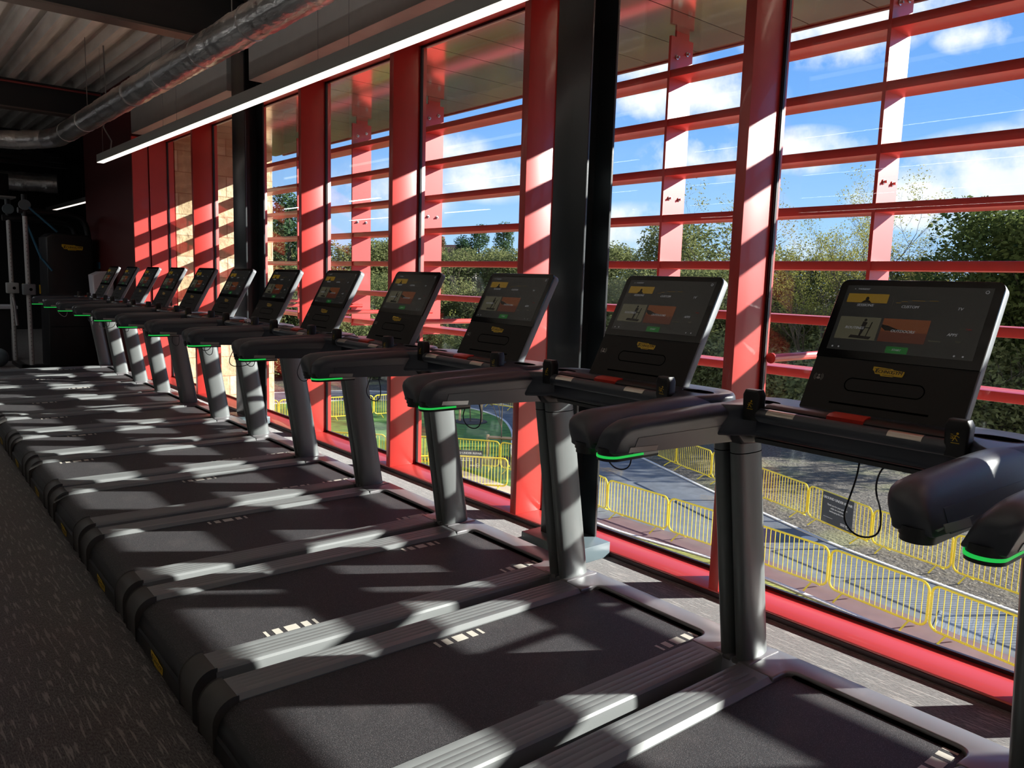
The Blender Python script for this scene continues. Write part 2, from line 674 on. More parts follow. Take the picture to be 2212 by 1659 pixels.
def disc(mb, M, cx, cy, rx, ry, mi, z=0.0, n=14):
    mb.add([tuple(M @ Vector((cx+rx*cos(2*pi*k/n), cy+ry*sin(2*pi*k/n), z))) for k in range(n)], [tuple(range(n))], mi)


def logo(name, M, w, parent, origin=(0, 0, 0)):
    """yellow notched badge with dark slanted wordmark; M maps (x right, y up, z out)"""
    mb = MB()
    h = w*.30
    o = [(-.50, .50), (-.40, .50), (-.02, .42), (.10, .42), (.16, .30), (.50, .22), (.50, -.10), (.47, -.42), (.22, -.42), (.16, -.50), (-.20, -.50), (-.24, -.32), (-.40, -.30), (-.44, -.05), (-.50, .10)]
    o = o[::-1]
    pts = [(x*w, y*h) for x, y in o]
    n = len(pts)
    vs = [tuple(M @ Vector((x, y, 0))) for x, y in pts]+[tuple(M @ Vector((x, y, .0012))) for x, y in pts]
    mb.add(vs, [(i, (i+1) % n, n+(i+1) % n, n+i) for i in range(n)]+[tuple(range(n, 2*n))[::-1]], 0)
    put_text(mb, 'T', M, -.38*w, .03*h, w*.20, 1, bold=.008, slant=.15, z=.002)
    put_text(mb, 'ECHNO', M, -.12*w, -.02*h, w*.155, 1, bold=.006, slant=.15, z=.002, sx=.95)
    put_text(mb, 'GYM', M, .28*w, -.02*h, w*.175, 1, bold=.006, slant=.15, z=.002, sx=.95)
    rect(mb, M, -.36*w, .06*w, .29*h, .34*h, 1, .002)
    rect(mb, M, -.15*w, .22*w, -.40*h, -.35*h, 1, .002)
    return mb.build(name, [yel, letter], parent, origin, smooth=False)


# ================================================================== THE ROOM
XI, XG = 3.14, 3.38
YB, YE = -7.0, 22.0
ZC = 4.0
MULL = [-5.6, -4.05, -2.5, -.86, .68, 2.14, 3.665, 5.185, 6.735, 8.18, 9.62]

struct(MB().box(-7, XI, YB, YE, -.25, 0).build('floor', carpet, smooth=False), 'dark carpet with pale flecks running along the room', 'floor')
struct(MB().box(XI, 4.7, 11.5, YE, -.25, 0).build('floor_annexe', carpet, smooth=False))
struct(MB().box(-7.2, -7, YB, YE, 0, 4.3).build('wall_left', plaster, smooth=False))
struct(MB().box(-7.2, XG, YB-.2, YB, 0, 4.3).build('wall_back', plaster, smooth=False))
struct(MB().box(-7.2, 4.8, YE, YE+.2, 0, 4.3).build('wall_far', plaster, smooth=False), 'dark grey wall at the far end of the gym', 'wall')
struct(MB().box(4.62, 4.8, 14.1, YE, -.25, 4.3).build('wall_annexe', plaster, smooth=False))
mb = MB()
mb.box(2.94, XG+.3, 11.40, 14.1, -.05, 4.3)
mb.box(XG, 4.7, 13.9, 14.1, -.05, 4.3, 0)
struct(mb.build('wall_right', reddark, smooth=False), 'dark red wall beyond the last window', 'wall')
struct(MB().box(2.94, XI-.006, 11.36, 11.40, .0, 3.24).build('trim_1', red, smooth=False), 'red end jamb of the glazed wall', 'trim')
struct(MB().box(XI+.006, XG+.08, 11.34, 11.40, .03, 3.24).build('trim_2', red, smooth=False), 'red jamb where the glazing meets the stone wing', 'trim')
# wall above the glazing
struct(MB().box(XI, XG+.1, YB, 11.40, 3.24, 4.3).build('wall_window_head', greybox, smooth=False))
# deck ceiling, ribs along the window wall
mb = MB()
pts = []
x = -7.0
per = .27
while x < XI+.05:
    pts += [(x, ZC+.12), (x+.09, ZC+.12), (x+.11, ZC+.10), (x+.13, ZC+.02), (x+.135, ZC), (x+.22, ZC), (x+.225, ZC+.02), (x+.25, ZC+.10)]
    x += per
top = [(pts[-1][0], ZC+.25), (-7.0, ZC+.25)]
mb.prism(pts+top, YB, YE, 'y')
struct(mb.build('ceiling', deck_m, ang=20), 'ribbed galvanised metal deck ceiling', 'ceiling')
struct(MB().box(-7.2, 4.8, YB-.2, YE+.2, 4.3, 4.5).build('roof', plaster, smooth=False))
struct(MB().box(XI, 4.7, 14.1, YE, 4.0, 4.3).build('ceiling_annexe', plaster, smooth=False))
# beams
for yb, z0 in ((-1.5, 3.58), (3.06, 3.58), (7.55, 3.58), (12.85, 3.62), (17.4, 3.5)):
    mb = MB()
    mb.box(-7, 2.93, yb-.1, yb+.1, z0, z0+.02, 1)
    mb.box(-7, 2.93, yb-.06, yb+.06, z0+.02, ZC-.02, 0)
    mb.box(-7, 2.93, yb-.1, yb+.1, ZC-.02, ZC, 0)
    b = mb.build('ceiling_beam', [beam_m, flange_m], smooth=False)
    struct(b, 'black steel beam crossing under the deck ceiling', 'beam')
mb = MB()
mb.tube([(-6.9, 12.72, 3.955), (2.9, 12.72, 3.955)], .016)
tag(mb.build('sprinkler_pipe', redpipe), 'thin red pipe running along the top of the far black beam', 'pipe')

# boxing over the windows, broken at the columns
for i, (a, b) in enumerate(((YB, -1.75), (-1.25, 2.80), (3.30, 7.38), (7.94, 11.36))):
    struct(MB().box(2.94, XI, a, b, 3.27, ZC).build('trim_%d' % (3+i), greybox, bevel=.006), 'grey boxing above the windows', 'trim')
struct(MB().box(XI-.02, XG, YB, 11.36, 3.22, 3.27).build('trim_7', red, smooth=False), 'red head rail of the glazing', 'trim')
# sill and skirting
mb = MB().box(XI, XG+.014, YB, 11.36, -.3, .03)
struct(mb.build('trim_8', red, bevel=.004), 'low red sill under the windows', 'trim')
struct(MB().box(XI-.008, XI, YB, 11.36, 0, .022).build('baseboard_right', skirt, smooth=False))
# mullions
for i, y in enumerate(MULL):
    mb = MB().box(XI, XG+.05, y-.028, y+.028, .03, 3.22)
    struct(mb.build('trim_%d' % (9+i), red, bevel=.002), 'red fin mullion of the glazed wall', 'trim')
# glazing
edges = [YB]+MULL+[11.37]
for i in range(len(edges)-1):
    a, b = edges[i]+.028, edges[i+1]-.028
    if b-a < .2:
        continue
    mb = MB()
    g = .022
    x0, x1 = XG-.006, XG+.010
    g = .016
    mb.box(x0, x1, a, a+g, .03, 3.22)
    mb.box(x0, x1, b-g, b, .03, 3.22)
    mb.box(x0, x1, a+g, b-g, .03, .03+g)
    mb.box(x0, x1, a+g, b-g, 3.22-g, 3.22)
    # thin groove line of the double frame
    mb.box(x0-.006, x0, a+.008, a+.012, .03, 3.22)
    mb.box(x0-.006, x0, b-.012, b-.008, .03, 3.22)
    w = struct(mb.build('window_%d' % (i+1), gask, smooth=False), 'tall window pane between red fin mullions', 'window')
    MB().box(XG-.002, XG+.005, a+.006, b-.006, .036, 3.214).build('glass_pane', glass, w, smooth=False)

# steel columns
COLS = [(2.94, 3.055, 'near'), (2.94, 7.66, 'far'), (2.94, -1.5, 'behind')]
clab = {'near': 'dark grey steel column by the window standing between the second and third treadmill screens',
        'far': 'slim dark grey steel column by the window further down the treadmill row, near the stone wall', 'behind': 'dark grey steel column beside the nearest windows, outside the frame'}
for x0, yc, key in COLS:
    if key == 'behind':
        yc = -1.5
    t = empty('steel_column', (x0+.125, yc, 0), clab[key], 'column')
    o = (x0+.125, yc, 0)
    mb = MB()
    tf, tw = .016, .011
    hw = .155 if key == 'far' else .125
    x1 = x0+.195 if key == 'far' else x0+.20
    mb.box(x0, x0+tf, yc-hw, yc+hw, 0.0, ZC)
    mb.box(x1-tf, x1, yc-hw, yc+hw, 0.0, ZC)
    mb.box(x0+tf, x1-tf, yc-tw/2, yc+tw/2, 0.0, ZC)
    mb.build('column_shaft', steel, t, o, bevel=.002)
    mb = MB()
    h = .085
    mb.box(x0-.09, x1-.005, yc-.235, yc+.19, 0, h)
    mb.build('column_casing', steelbase, t, o, bevel=.004)

# ================================================================== SOFFIT, LOUVRES
mb = MB()
for k in range(-16, 25):
    y = .22+k*.455
    mb.box(XG+.1, 5.02, y+.004, y+.451, 3.255, 3.30)
struct(mb.build('exterior_soffit', soffit_m, smooth=False), 'polished beige metal soffit outside above the windows', 'soffit')
struct(MB().box(XG+.1, 5.05, -7.2, 11.4, 3.27, 3.34).build('exterior_soffit_backing', gask, smooth=False))
struct(MB().box(5.02, 5.05, -7.2, 11.36, 3.243, 3.6).build('exterior_fascia', reddark, smooth=False), 'dark red edge trim of the soffit', 'trim')

XL = 4.45
ls = empty('louvre_screen', (4.55, 3, 1.0), 'red horizontal louvre screen standing outside the windows', 'louvre screen')
o = (4.55, 3, 1.0)
for z in (2.987, 2.657, 2.32, 1.998, 1.674, 1.343, 1.014):
    MB().box(XL, XL+.215, -7.0, 11.355, z-.052, z).build('louvre_blade', red, ls, o, bevel=.003)
bolt_me = None
for i, y in enumerate(MULL):
    mb = MB().box(XL-.006, XL+.235, y-.010, y+.010, .93, 3.215)
    mb.box(XL+.05, XL+.19, y-.008, y+.008, 3.2, 3.26)
    p = mb.build('louvre_post', red, ls, o)
    for zz, xx, dz in ((2.03+.09, XL+.06, 0), (2.03+.09, XL+.17, 0), (3.10, XL+.06, -.02), (3.10, XL+.17, .02)):
        mb = MB()
        mb.tube([(xx, y-.011, zz+dz), (xx, y-.017, zz+dz), (xx, y-.018, zz+dz), (xx, y-.034, zz+dz)], [.016, .016, .009, .008], 8)
        mb.build('bolt', chrome, p, o)
    mb = MB()
    yy = y-.055
    mb.tube([(XG+.03, yy, 1.165), (XL+.1, yy, 1.165)], .020, 10)
    mb.tube([(XL+.03, yy, 1.165), (XL+.03, y, 1.165)], .014, 8)
    mb.tube([(XG+.032, yy, 1.165), (XG+.045, yy, 1.165)], .026, 14)
    mb.build('louvre_bracket', red, ls, o)

# stone wing
mb = MB().box(XG+.10, 4.86, 11.36, 12.3, -5.2, 3.6)
struct(mb.build('exterior_wall_stone', stone, smooth=False), 'sunlit pale split stone wall outside beyond the far windows', 'wall')
mb = MB()
mb.box(XG-.1, XG+.02, YB, 12.3, -5.2, -.3)
struct(mb.build('exterior_wall_lower', greybox, smooth=False))

# ================================================================== DUCT, LIGHTS
def duct(path, rad, name, label, seed, bands=True):
    rnd = random.Random(seed)
    P = [Vector(p) for p in path]
    pts, rr = [], []
    for a, b in zip(P[:-1], P[1:]):
        n = max(2, int((b-a).length/.035))
        for k in range(n):
            pts.append(a.lerp(b, k/n))
            rr.append(rad*(1+rnd.uniform(-.035, .035)+.02*sin(len(pts)*.37)))
    pts.append(P[-1])
    rr.append(rad)
    t = empty(name, P[0], label, 'duct')
    mb = MB().tube(pts, rr, 22)
    mb.build('duct_sleeve', foil, t, tuple(P[0]))
    if bands:
        L0 = 0
        for a, b in zip(P[:-1], P[1:]):
            ln = (b-a).length
            k = .35
            while k < ln-.1 and ln > 1.5:
                p = a.lerp(b, k/ln)
                dd = (b-a).normalized()*.008
                MB().tube([p-dd, p+dd], rad*1.045, 22).build('duct_band', foil, t, tuple(P[0]))
                k += .95
    return t


duct([(2.12, -6.5, 3.13), (2.12, 11.45, 3.13), (2.02, 11.75, 3.12), (1.75, 11.98, 3.10), (1.0, 12.15, 3.06), (-.5, 12.2, 3.02)], .115, 'insulated_duct',
     'silver foil wrapped round duct running above the treadmills', 3)
for y in (1.2, 5.6, 9.9):
    t = MB().tube([(2.12, y, 3.23), (2.12, y, 4.02)], .004, 6)
    tag(t.build('duct_hanger', wire_m), 'thin wire hanger of the foil duct', 'hanger', 'wire hangers of the foil duct')
duct([(-2.0, 16.4, 2.95), (1.6, 16.3, 2.96), (2.9, 16.0, 2.96)], .16, 'insulated_duct', 'crumpled foil duct crossing in the dark far end of the room', 5, False)
for k in range(3):
    z = 3.2+.12*k
    mb = MB()
    mb.box(-3, 3.0, 15.6+.3*k, 15.75+.3*k, z, z+.05)
    tag(mb.build('cable_tray', blackf, smooth=False), 'black cable tray under the ceiling in the dark far end', 'cable tray', 'cable trays at the far end')


def linlight(x, y0, y1, z, label, wires, up=None):
    t = empty('linear_light', (x, y1, z), label, 'light')
    o = (x, y1, z)
    w, h = .076, .092
    mb = MB()
    mb.box(x-w/2, x+w/2, y0, y1, z+.006, z+h)
    mb.build('lamp_housing', lightgrey, t, o, bevel=.002)
    MB().box(x-w/2+.003, x+w/2-.003, y0+.003, y1-.003, z, z+.008).build('diffuser', blackp if up else diffuser, t, o, smooth=False)
    if up:
        MB().box(x-w/2+.008, x+w/2-.008, y0+.003, y1-.003, z+h, z+h+.004).build('uplight', up, t, o, smooth=False)
    for y in wires:
        MB().tube([(x, y, z+h), (x, y, z+h+.02), (x, y, z+h+.021), (x, y, ZC+.02)], [.006, .006, .0016, .0016], 6).build('hanging_wire', wire_m, t, o)
    return t


linlight(2.34, -6.0, 10.4, 2.735, 'long suspended linear light glowing above the treadmill row', [.6, 1.0, 4.35, 4.75, 7.55, 7.95, 10.25])
fill_downlight = mat('bright_diffuser', (.9, .85, .8), .4, emis=(.95, .97, 1.0), es=7.0)
fill_uplight = mat('uplight_diffuser', (.9, .85, .8), .4, emis=(1.0, .97, .93), es=10.0)
for k, xx in enumerate((.2, -1.9, -4.0, -6.0)):  # added unseen lamps, glowing upward to brighten the ceiling
    linlight(xx, -6.0, 9.5, 2.735, ['suspended linear light over the walkway beside the treadmills', 'suspended linear light over the middle of the gym floor', 'suspended linear light over the far half of the gym floor', 'suspended linear light near the wall opposite the windows'][k], [-4, 0, 4, 8], fill_uplight)
for xx, lb in ((.3, 'suspended linear light over the free weights area at the far end'), (-1.9, 'second suspended linear light over the free weights area')):  # added out-of-view lamps that brighten the far-end machine
    t = linlight(xx, 11.0, 17.5, 2.735, lb, [12, 16])
    [c for c in t.children if c.name.startswith('diffuser')][0].data.materials[0] = fill_downlight
mb = MB().tube([(2.36, 10.0, 2.83), (2.38, 10.02, 2.95), (2.31, 10.06, 3.1), (2.36, 10.1, 3.3), (2.35, 10.1, 4.0)], .008, 6)
tag(mb.build('power_cable', wire_m), 'grey wavy cable feeding the far end of the long light', 'cable')
linlight(3.50, 16.0, 20.5, 2.735, 'second suspended linear light in the dark area beyond the red wall', [17.0, 20.0])
t = empty('ceiling_unit', (1.95, 15.8, 2.6), 'small grey ceiling unit hanging in the dark far corner', 'ceiling unit')
MB().box(1.55, 2.02, 14.9, 15.3, 2.60, 2.95).build('unit_body', blackf, t, (1.95, 15.8, 2.6), bevel=.01)
MB().box(1.50, 2.10, 14.85, 15.35, 2.575, 2.60).build('unit_plate', lightgrey, t, (1.95, 15.8, 2.6))

# ================================================================== TREADMILLS
PITCH, Y1 = .932, 1.034
OX = 1.65
O3 = (OX, 0, 0)
HB = .289
ZT = .195


def arc(cx, cy, rr, a0, a1, n):
    return [(cx+rr*cos(R(a0+(a1-a0)*k/n)), cy+rr*sin(R(a0+(a1-a0)*k/n))) for k in range(n+1)]


def make_treadmill():
    root = bpy.data.objects.new('treadmill', None)
    C.objects.link(root)
    # base
    mb = MB()
    prof = [(.80, .015), (2.50, .015), (2.525, .04), (2.525, .165), (.83, .165)]+arc(.84, .10, .065, 100, 175, 5)+[(.768, .03)]
    mb.prism(prof, -.40, .40, 'y')
    mb.build('base_frame', base_m, root, O3)
    for y in (-.36, .36):
        for x in (.95, 2.4):
            MB().tube([(x, y, 0), (x, y, .03)], .03, 10).build('foot', blackp, root, O3)
    # belt
    out = [(2.42, .178)]+[(.86, .178)]+[(px, pz) for px, pz in arc(.86, .093, .085, 90, 180, 8)][1:]
    inn = [(.79, .093), (.81, .15), (.86, .168), (2.42, .168)]
    MB().prism((out+inn), -HB+.002, HB-.002, 'y').build('belt', belt_m, root, O3, ang=25)
    # rear panel and logo
    mb = MB()
    mb.prism([(.80, .02), (.80, .092), (.772, .092), (.766, .085), (.764, .03), (.77, .02)], -.285, .285, 'y')
    pn = mb.build('rear_panel', base_m, root, O3)
    M = Matrix(((0, 0, -1, .7635), (-1, 0, 0, 0), (0, 1, 0, .058), (0, 0, 0, 1)))
    logo('logo_badge', M, .15, pn, O3)
    # rails
    def sec(yy, g):
        s = [(HB, .165), (HB, .181), (HB+.016, ZT)]
        for gy in (.335, .358, .381, .404):
            s += [(gy-.0018, ZT), (gy-.0008, ZT-g), (gy+.0008, ZT-g), (gy+.0018, ZT)]
        s += [(.417, ZT), (.428, ZT-.004), (.434, ZT-.012), (.436, ZT-.03), (.436, .06), (.425, .05), (.40, .05), (.40, .165)]
        return [(yy, a, b) for a, b in s]
    for sg in (1, -1):
        mb = MB()
        rings = [sec(.838, 0), sec(.875, 0), sec(.885, .0008), sec(2.272, .0008), sec(2.282, 0), sec(2.318, 0)]
        if sg < 0:
            rings = [[(a, -b, c) for a, b, c in rr] for rr in rings]
        mb.loft(rings)
        mb.build('side_rail', rail_m, root, O3, ang=30)
        # end cap
        mb = MB()
        prof = [(.838, ZT-.001)]+[(px, pz) for px, pz in arc(.838, .12, .074, 90, 180, 8)][1:]+[(.764, .035), (.775, .02), (.838, .02)]
        y0, y1 = (HB-.001, .434)
        if sg < 0:
            y0, y1 = -.434, -HB+.001
        mb.puff(prof[::-1], y0, y1, .006, 'y', 2)
        mb.build('rail_end_cap', capm, root, O3)
    # front frame (U shape)
    o = [(2.32, .434), (2.50, .434)] + []
    U = [(2.322, -.434)]+arc(2.50, -.404, .03, -90, 0, 4)+arc(2.50, .404, .03, 0, 90, 4)+[(2.322, .434), (2.322, HB+.002)]
    U += [(2.38, HB+.002)]+arc(2.385, HB-.035, .037, 80, 0, 5)+arc(2.385, -HB+.035, .037, 0, -80, 5)+[(2.38, -HB-.002), (2.322, -HB-.002)]
    mb = MB()
    mb.puff(U, .03, ZT, .009, 'z', 3)
    ff = mb.build('front_frame', front_m, root, O3, ang=40)
    M = Matrix(((0, 0, 1, 2.5305), (1, 0, 0, 0), (0, 1, 0, .125), (0, 0, 0, 1)))
    logo('logo_badge', M, .26, ff, O3)
    MB().box(2.405, 2.426, -HB+.02, HB-.02, .165, .183).build('belt_gap', groove_m, root, O3, smooth=False)
    # uprights
    for sg in (1, -1):
        mb = MB()
        rings = []
        for k in range(9):
            t = k/8
            z = .18+t*(1.06-.18)
            cx = 2.411-.142*t
            a = .078-.004*t
            b = .030-.001*t
            ring = []
            for q in range(24):
                th = 2*pi*q/24
                ex = abs(cos(th))**.82*(1 if cos(th) > 0 else -1)
                ey = abs(sin(th))**.82*(1 if sin(th) > 0 else -1)
                ring.append((cx+a*ex, sg*.433+b*ey, z))
            rings.append(ring)
        mb.loft(rings)
        up_ = mb.build('upright', upr, root, O3, ang=40)
        mb = MB()
        z = .955
        t = (z-.18)/.88
        mb.loft([[(2.411-.142*t+(.0786-.004*t)*(abs(cos(2*pi*q/24))**.82*(1 if cos(2*pi*q/24) > 0 else -1)), sg*.433+(.0306-.001*t)*(abs(sin(2*pi*q/24))**.82*(1 if sin(2*pi*q/24) > 0 else -1)), z+dz) for q in range(24)] for dz in (0, .003)])
        mb.build('upright_ring', groove_m, up_, O3)
        mb = MB()
        mb.puff([(2.33, sg*.433-.045), (2.515, sg*.433-.045), (2.515, sg*.433+.028), (2.33, sg*.433+.028)] if sg > 0 else [(2.33, sg*.433-.028), (2.515, sg*.433-.028), (2.515, sg*.433+.045), (2.33, sg*.433+.045)], ZT-.02, ZT+.004, .01, 'z', 2)
        mb.build('upright_foot', front_m, root, O3)
    # tray
    mb = MB()
    out = [(2.125, -.30), (2.17, -.30), (2.19, -.345), (2.15, -.40), (2.12, -.442)]+arc(2.26, -.332, .112, -90, 0, 6)+arc(2.26, .332, .112, 0, 90, 6)+[(2.12, .442), (2.15, .40), (2.19, .345), (2.17, .30), (2.125, .30)]
    out = [(2.13, -.26)]+[(2.13, -.30), (2.08, -.33), (2.03, -.372)]+[(2.03, -.402), (2.12, -.414), (2.19, -.428)]+arc(2.25, -.318, .122, -78, 0, 7)+arc(2.25, .318, .122, 0, 78, 7)+[(2.19, .428), (2.12, .414), (2.03, .402), (2.03, .372), (2.08, .33), (2.13, .30), (2.13, .26)]
    mb.puff(out, 1.045, 1.143, .018, 'z', 4)
    tray = mb.build('console_tray', tray_m, root, O3, ang=50)
    for sg in (1, -1):
        mb = MB()
        n = 28
        cy = sg*.338
        cxx = 2.215
        rings = []
        for rr, z in ((1.10, 1.1432), (1.04, 1.1445), (1.0, 1.1440), (.99, 1.1435)):
            rings.append([(cxx+.034*rr*cos(2*pi*k/n), cy+.062*rr*sin(2*pi*k/n), z) for k in range(n)])
        mb.loft(rings, 1, cap=False)
        mb.add([(cxx+.034*.99*cos(2*pi*k/n), cy+.062*.99*sin(2*pi*k/n), 1.1436) for k in range(n)], [tuple(range(n))], 0)
        mb.build('cup_holder', [groove_m, tray_m], tray, O3)
    # lower beam between uprights
    mb = MB()
    mb.puff([(2.14, 1.045), (2.20, 1.025), (2.325, 1.020), (2.345, 1.075), (2.13, 1.075)], -.345, .345, .008, 'y', 2)
    mb.build('cross_beam', blackp, root, O3)
    mb = MB()
    mb.puff([(2.175, 1.018), (2.33, 1.010), (2.34, 1.03), (2.17, 1.032)], -.33, .33, .003, 'y', 2)
    mb.build('beam_underside', capm, root, O3)
    for sg in (1, -1):
        mb = MB()
        mb.puff([(2.08, 1.07), (2.14, 1.01), (2.34, 1.0), (2.36, 1.07)], sg*.40-.045 if sg < 0 else .345, -.345 if sg < 0 else .445, .01, 'y', 3)
        mb.build('upright_head', blackp, root, O3)
    # hand bar
    mb = MB()
    pth = [(2.17, -.325, 1.118), (2.12, -.30, 1.12), (2.094, -.26, 1.121), (2.09, -.2, 1.121), (2.09, .2, 1.121), (2.094, .26, 1.121), (2.12, .30, 1.12), (2.17, .325, 1.118)]
    mb.tube(pth, .0215, 16)
    bar = mb.build('hand_bar', rubber, root, O3, ang=60)
    for a, b in ((.143, .232), (-.215, -.127)):
        mb = MB()
        rings = []
        for y in (a, b):
            rings.append([(2.09+.0222*cos(R(q)), y, 1.121+.0222*sin(R(q))) for q in range(75, 171, 12)]+[(2.09+.019*cos(R(q)), y, 1.121+.019*sin(R(q))) for q in range(165, 74, -12)])
        mb.loft(rings)
        mb.build('pulse_sensor', silver, bar, O3, ang=30)
    # stop button strip
    mb = MB()
    mb.puff([(2.118, 1.128), (2.165, 1.138), (2.165, 1.152), (2.130, 1.150), (2.118, 1.142)], -.27, .27, .003, 'y', 2)
    st = mb.build('control_strip', blackp, root, O3)
    mb = MB()
    mb.puff([(2.116, 1.136), (2.160, 1.148), (2.160, 1.157), (2.132, 1.155), (2.116, 1.148)], -.04, .068, .003, 'y', 2)
    mb.build('stop_button', stop_m, st, O3)
    # paddles
    for sg in (1, -1):
        mb = MB()
        y = sg*.292
        pr = [(y-.026, 1.10), (y+.026, 1.10), (y+.030, 1.18), (y+.022, 1.196), (y-.022, 1.196), (y-.030, 1.18)]
        mb.puff(pr, 2.078, 2.118, .008, 'x', 3)
        pd = mb.build('joystick', blackp, root, O3, ang=40)
        M = Matrix(((0, 0, -1, 2.0775), (-1, 0, 0, y), (0, 1, 0, 1.15), (0, 0, 0, 1)))
        mb = MB()
        disc(mb, M, .004, .012, .003, .003, 0)
        for (a, b, c2, d2) in ((.002, .008, -.003, -.001), (-.003, -.001, -.008, .001), (-.002, 0, -.007, -.008), (-.001, .001, .005, -.007), (.002, .006, .009, .003), (.001, .006, -.006, .005)):
            dx, dy = c2-a, d2-b
            ln = math.hypot(dx, dy)
            nx, ny = -dy/ln*.0009, dx/ln*.0009
            mb.add([tuple(M @ Vector(p)) for p in ((a+nx, b+ny, 0), (a-nx, b-ny, 0), (c2-nx, d2-ny, 0), (c2+nx, d2+ny, 0))], [(0, 1, 2, 3)])
        rect(mb, M, -.010, .010, -.013, -.0115, 0)
        if sg < 0:
            for q in (-.002, .003, .008):
                rect(mb, M, -.012, -.006, q, q+.0015, 0)
        mb.build('runner_icon', yel, pd, O3, smooth=False)
    # handles: the section leans outwards towards its foot
    def shear(mb, sg):
        mb.v = [(p[0], p[1]+sg*.38*max(0, 1.115-p[2]), p[2]) for p in mb.v]
        return mb
    HY, HWD = .388, .039
    for sg in (1, -1):
        pr = [(2.34, 1.01), (2.34, 1.120), (2.25, 1.136), (2.15, 1.1425), (2.0, 1.145), (1.8, 1.139), (1.67, 1.135), (1.625, 1.131), (1.597, 1.122), (1.579, 1.109), (1.571, 1.093), (1.571, 1.078), (1.575, 1.062), (1.580, 1.048), (1.582, 1.038), (1.590, 1.032), (1.70, 1.028), (2.0, 1.016), (2.2, 1.008)]
        mb = MB()
        wt = [max(.10, min(1, (q[1]-1.03)/.07)) for q in pr]
        wt[0] = .12
        mb.puff(pr, sg*HY-HWD, sg*HY+HWD, .036, 'y', 6, wt=wt)
        hd = shear(mb, sg).build('handle', rubber, root, O3, ang=60)
        yb = sg*(HY+.38*.08)
        w = .030

        def stad(x0, x1, w, yc):
            return [(x0+w*cos(R(a)), yc+w*sin(R(a))) for a in range(90, 271, 15)]+[(x1, yc-w), (x1, yc+w)]
        MB().prism(stad(1.610, 1.78, w+.006, yb), 1.029, 1.048, 'z').build('handle_tip_collar', blackp, hd, O3)
        if sg > 0:
            MB().prism(stad(1.610, 1.71, .0375, yb+.002), 1.0215, 1.029, 'z').build('status_light', green_l, hd, O3)
            MB().box(1.71, 1.775, yb-.0355, yb+.0375, 1.020, 1.030).build('light_end', labelm, hd, O3)
            MB().prism(stad(1.611, 1.775, .036, yb+.002), 1.013, 1.0215, 'z').build('handle_foot', blackp, hd, O3)
        else:
            MB().prism(stad(1.612, 1.78, w+.004, yb), 1.016, 1.029, 'z').build('handle_foot', blackp, hd, O3)
        # lower plate on the side facing along the row
        mb = MB()
        yy = -sg*HWD*.0
        y0 = sg*HY-HWD
        mb.prism([(1.66, 1.031), (2.0, 1.019), (2.2, 1.011), (2.30, 1.011), (2.30, 1.07), (2.15, 1.075), (1.9, 1.078), (1.66, 1.079)], y0-.0012, y0+.002, 'y')
        shear(mb, sg).build('handle_side_plate', tray_m, hd, O3)
        mb = MB()
        mb.prism([(1.64, 1.036), (1.76, 1.030), (1.76, 1.046), (1.64, 1.052)], y0-.0022, y0, 'y')
        shear(mb, sg).build('side_label', labelm, hd, O3)
    # console
    vv = Vector((.205, 0, .385)).normalized()
    nn = Vector((-vv.z, 0, vv.x))
    uu = Vector((0, -1, 0))
    org = Vector((2.262, 0, 1.152))
    M = Matrix((uu, vv, nn)).transposed().to_4x4()
    M.translation = org
    HW, HT = .238, .437

    def slab(y0, y1, z0, z1, rb, rt, hw=HW):
        pts = []
        pts += arc(hw-rb, y0+rb, rb, -90, 0, 4) if rb else [(hw, y0)]
        pts += arc(hw-rt, y1-rt, rt, 0, 90, 6) if rt else [(hw, y1)]
        pts += arc(-hw+rt, y1-rt, rt, 90, 180, 6) if rt else [(-hw, y1)]
        pts += arc(-hw+rb, y0+rb, rb, 180, 270, 4) if rb else [(-hw, y0)]
        return pts
    mb = MB()
    mb.puff(slab(-.02, HT, 0, 0, 0, .024), -.036, -.002, .006, 'z', 3)
    mb.xf(M)
    mb.build('console_housing', housing, root, O3, ang=40)
    mb = MB()
    mb.puff(slab(-.02, .162, 0, 0, 0, 0, HW-.003), -.01, .001, .001, 'z', 1)
    mb.xf(M)
    fa = mb.build('console_fascia', fascia_m, root, O3)
    mb = MB()
    mb.puff(slab(.163, HT-.001, 0, 0, 0, .024, HW-.001), -.01, .002, .001, 'z', 1)
    mb.xf(M)
    sc_ = mb.build('screen', glassblk, root, O3)
    Ml = M @ Matrix.Translation((0, .131, .0015))
    logo('logo_badge', Ml, .092, fa, O3)
    # back logo
    # fascia groove (stadium ring), slot and reader icon
    mb = MB()
    n = 40
    ringo, ringi = [], []
    for k in range(n):
        th = 2*pi*k/n
        sx = .095 if cos(th) > 0 else -.095
        ringo.append(tuple(M @ Vector((sx+.0225*cos(th), .080+.0225*sin(th), .0014))))
        ringi.append(tuple(M @ Vector((sx+.0190*cos(th), .080+.0190*sin(th), .0014))))
    mb.add(ringo+ringi, [(i, (i+1) % n, n+(i+1) % n, n+i) for i in range(n)])
    rect(mb, M, -.145, .145, .012, .018, 0, .0014)
    mb.build('speaker_groove', groove_m, fa, O3, smooth=False)
    mb = MB()
    disc(mb, M, -.205, .098, .0035, .0035, 0, .0015)
    disc(mb, M, -.205, .089, .006, .004, 0, .0015)
    for q in (.010, .014):
        for s_ in (1, -1):
            pts = [(-.205+s_*q*cos(R(a)), .093+q*sin(R(a))) for a in range(-50, 51, 20)]
            p2 = [(-.205+s_*(q+.0012)*cos(R(a)), .093+(q+.0012)*sin(R(a))) for a in range(50, -51, -20)]
            mb.add([tuple(M @ Vector((a, b, .0015))) for a, b in pts+p2], [tuple(range(len(pts)*2))])
    mb.build('reader_icon', labelm, fa, O3, smooth=False)
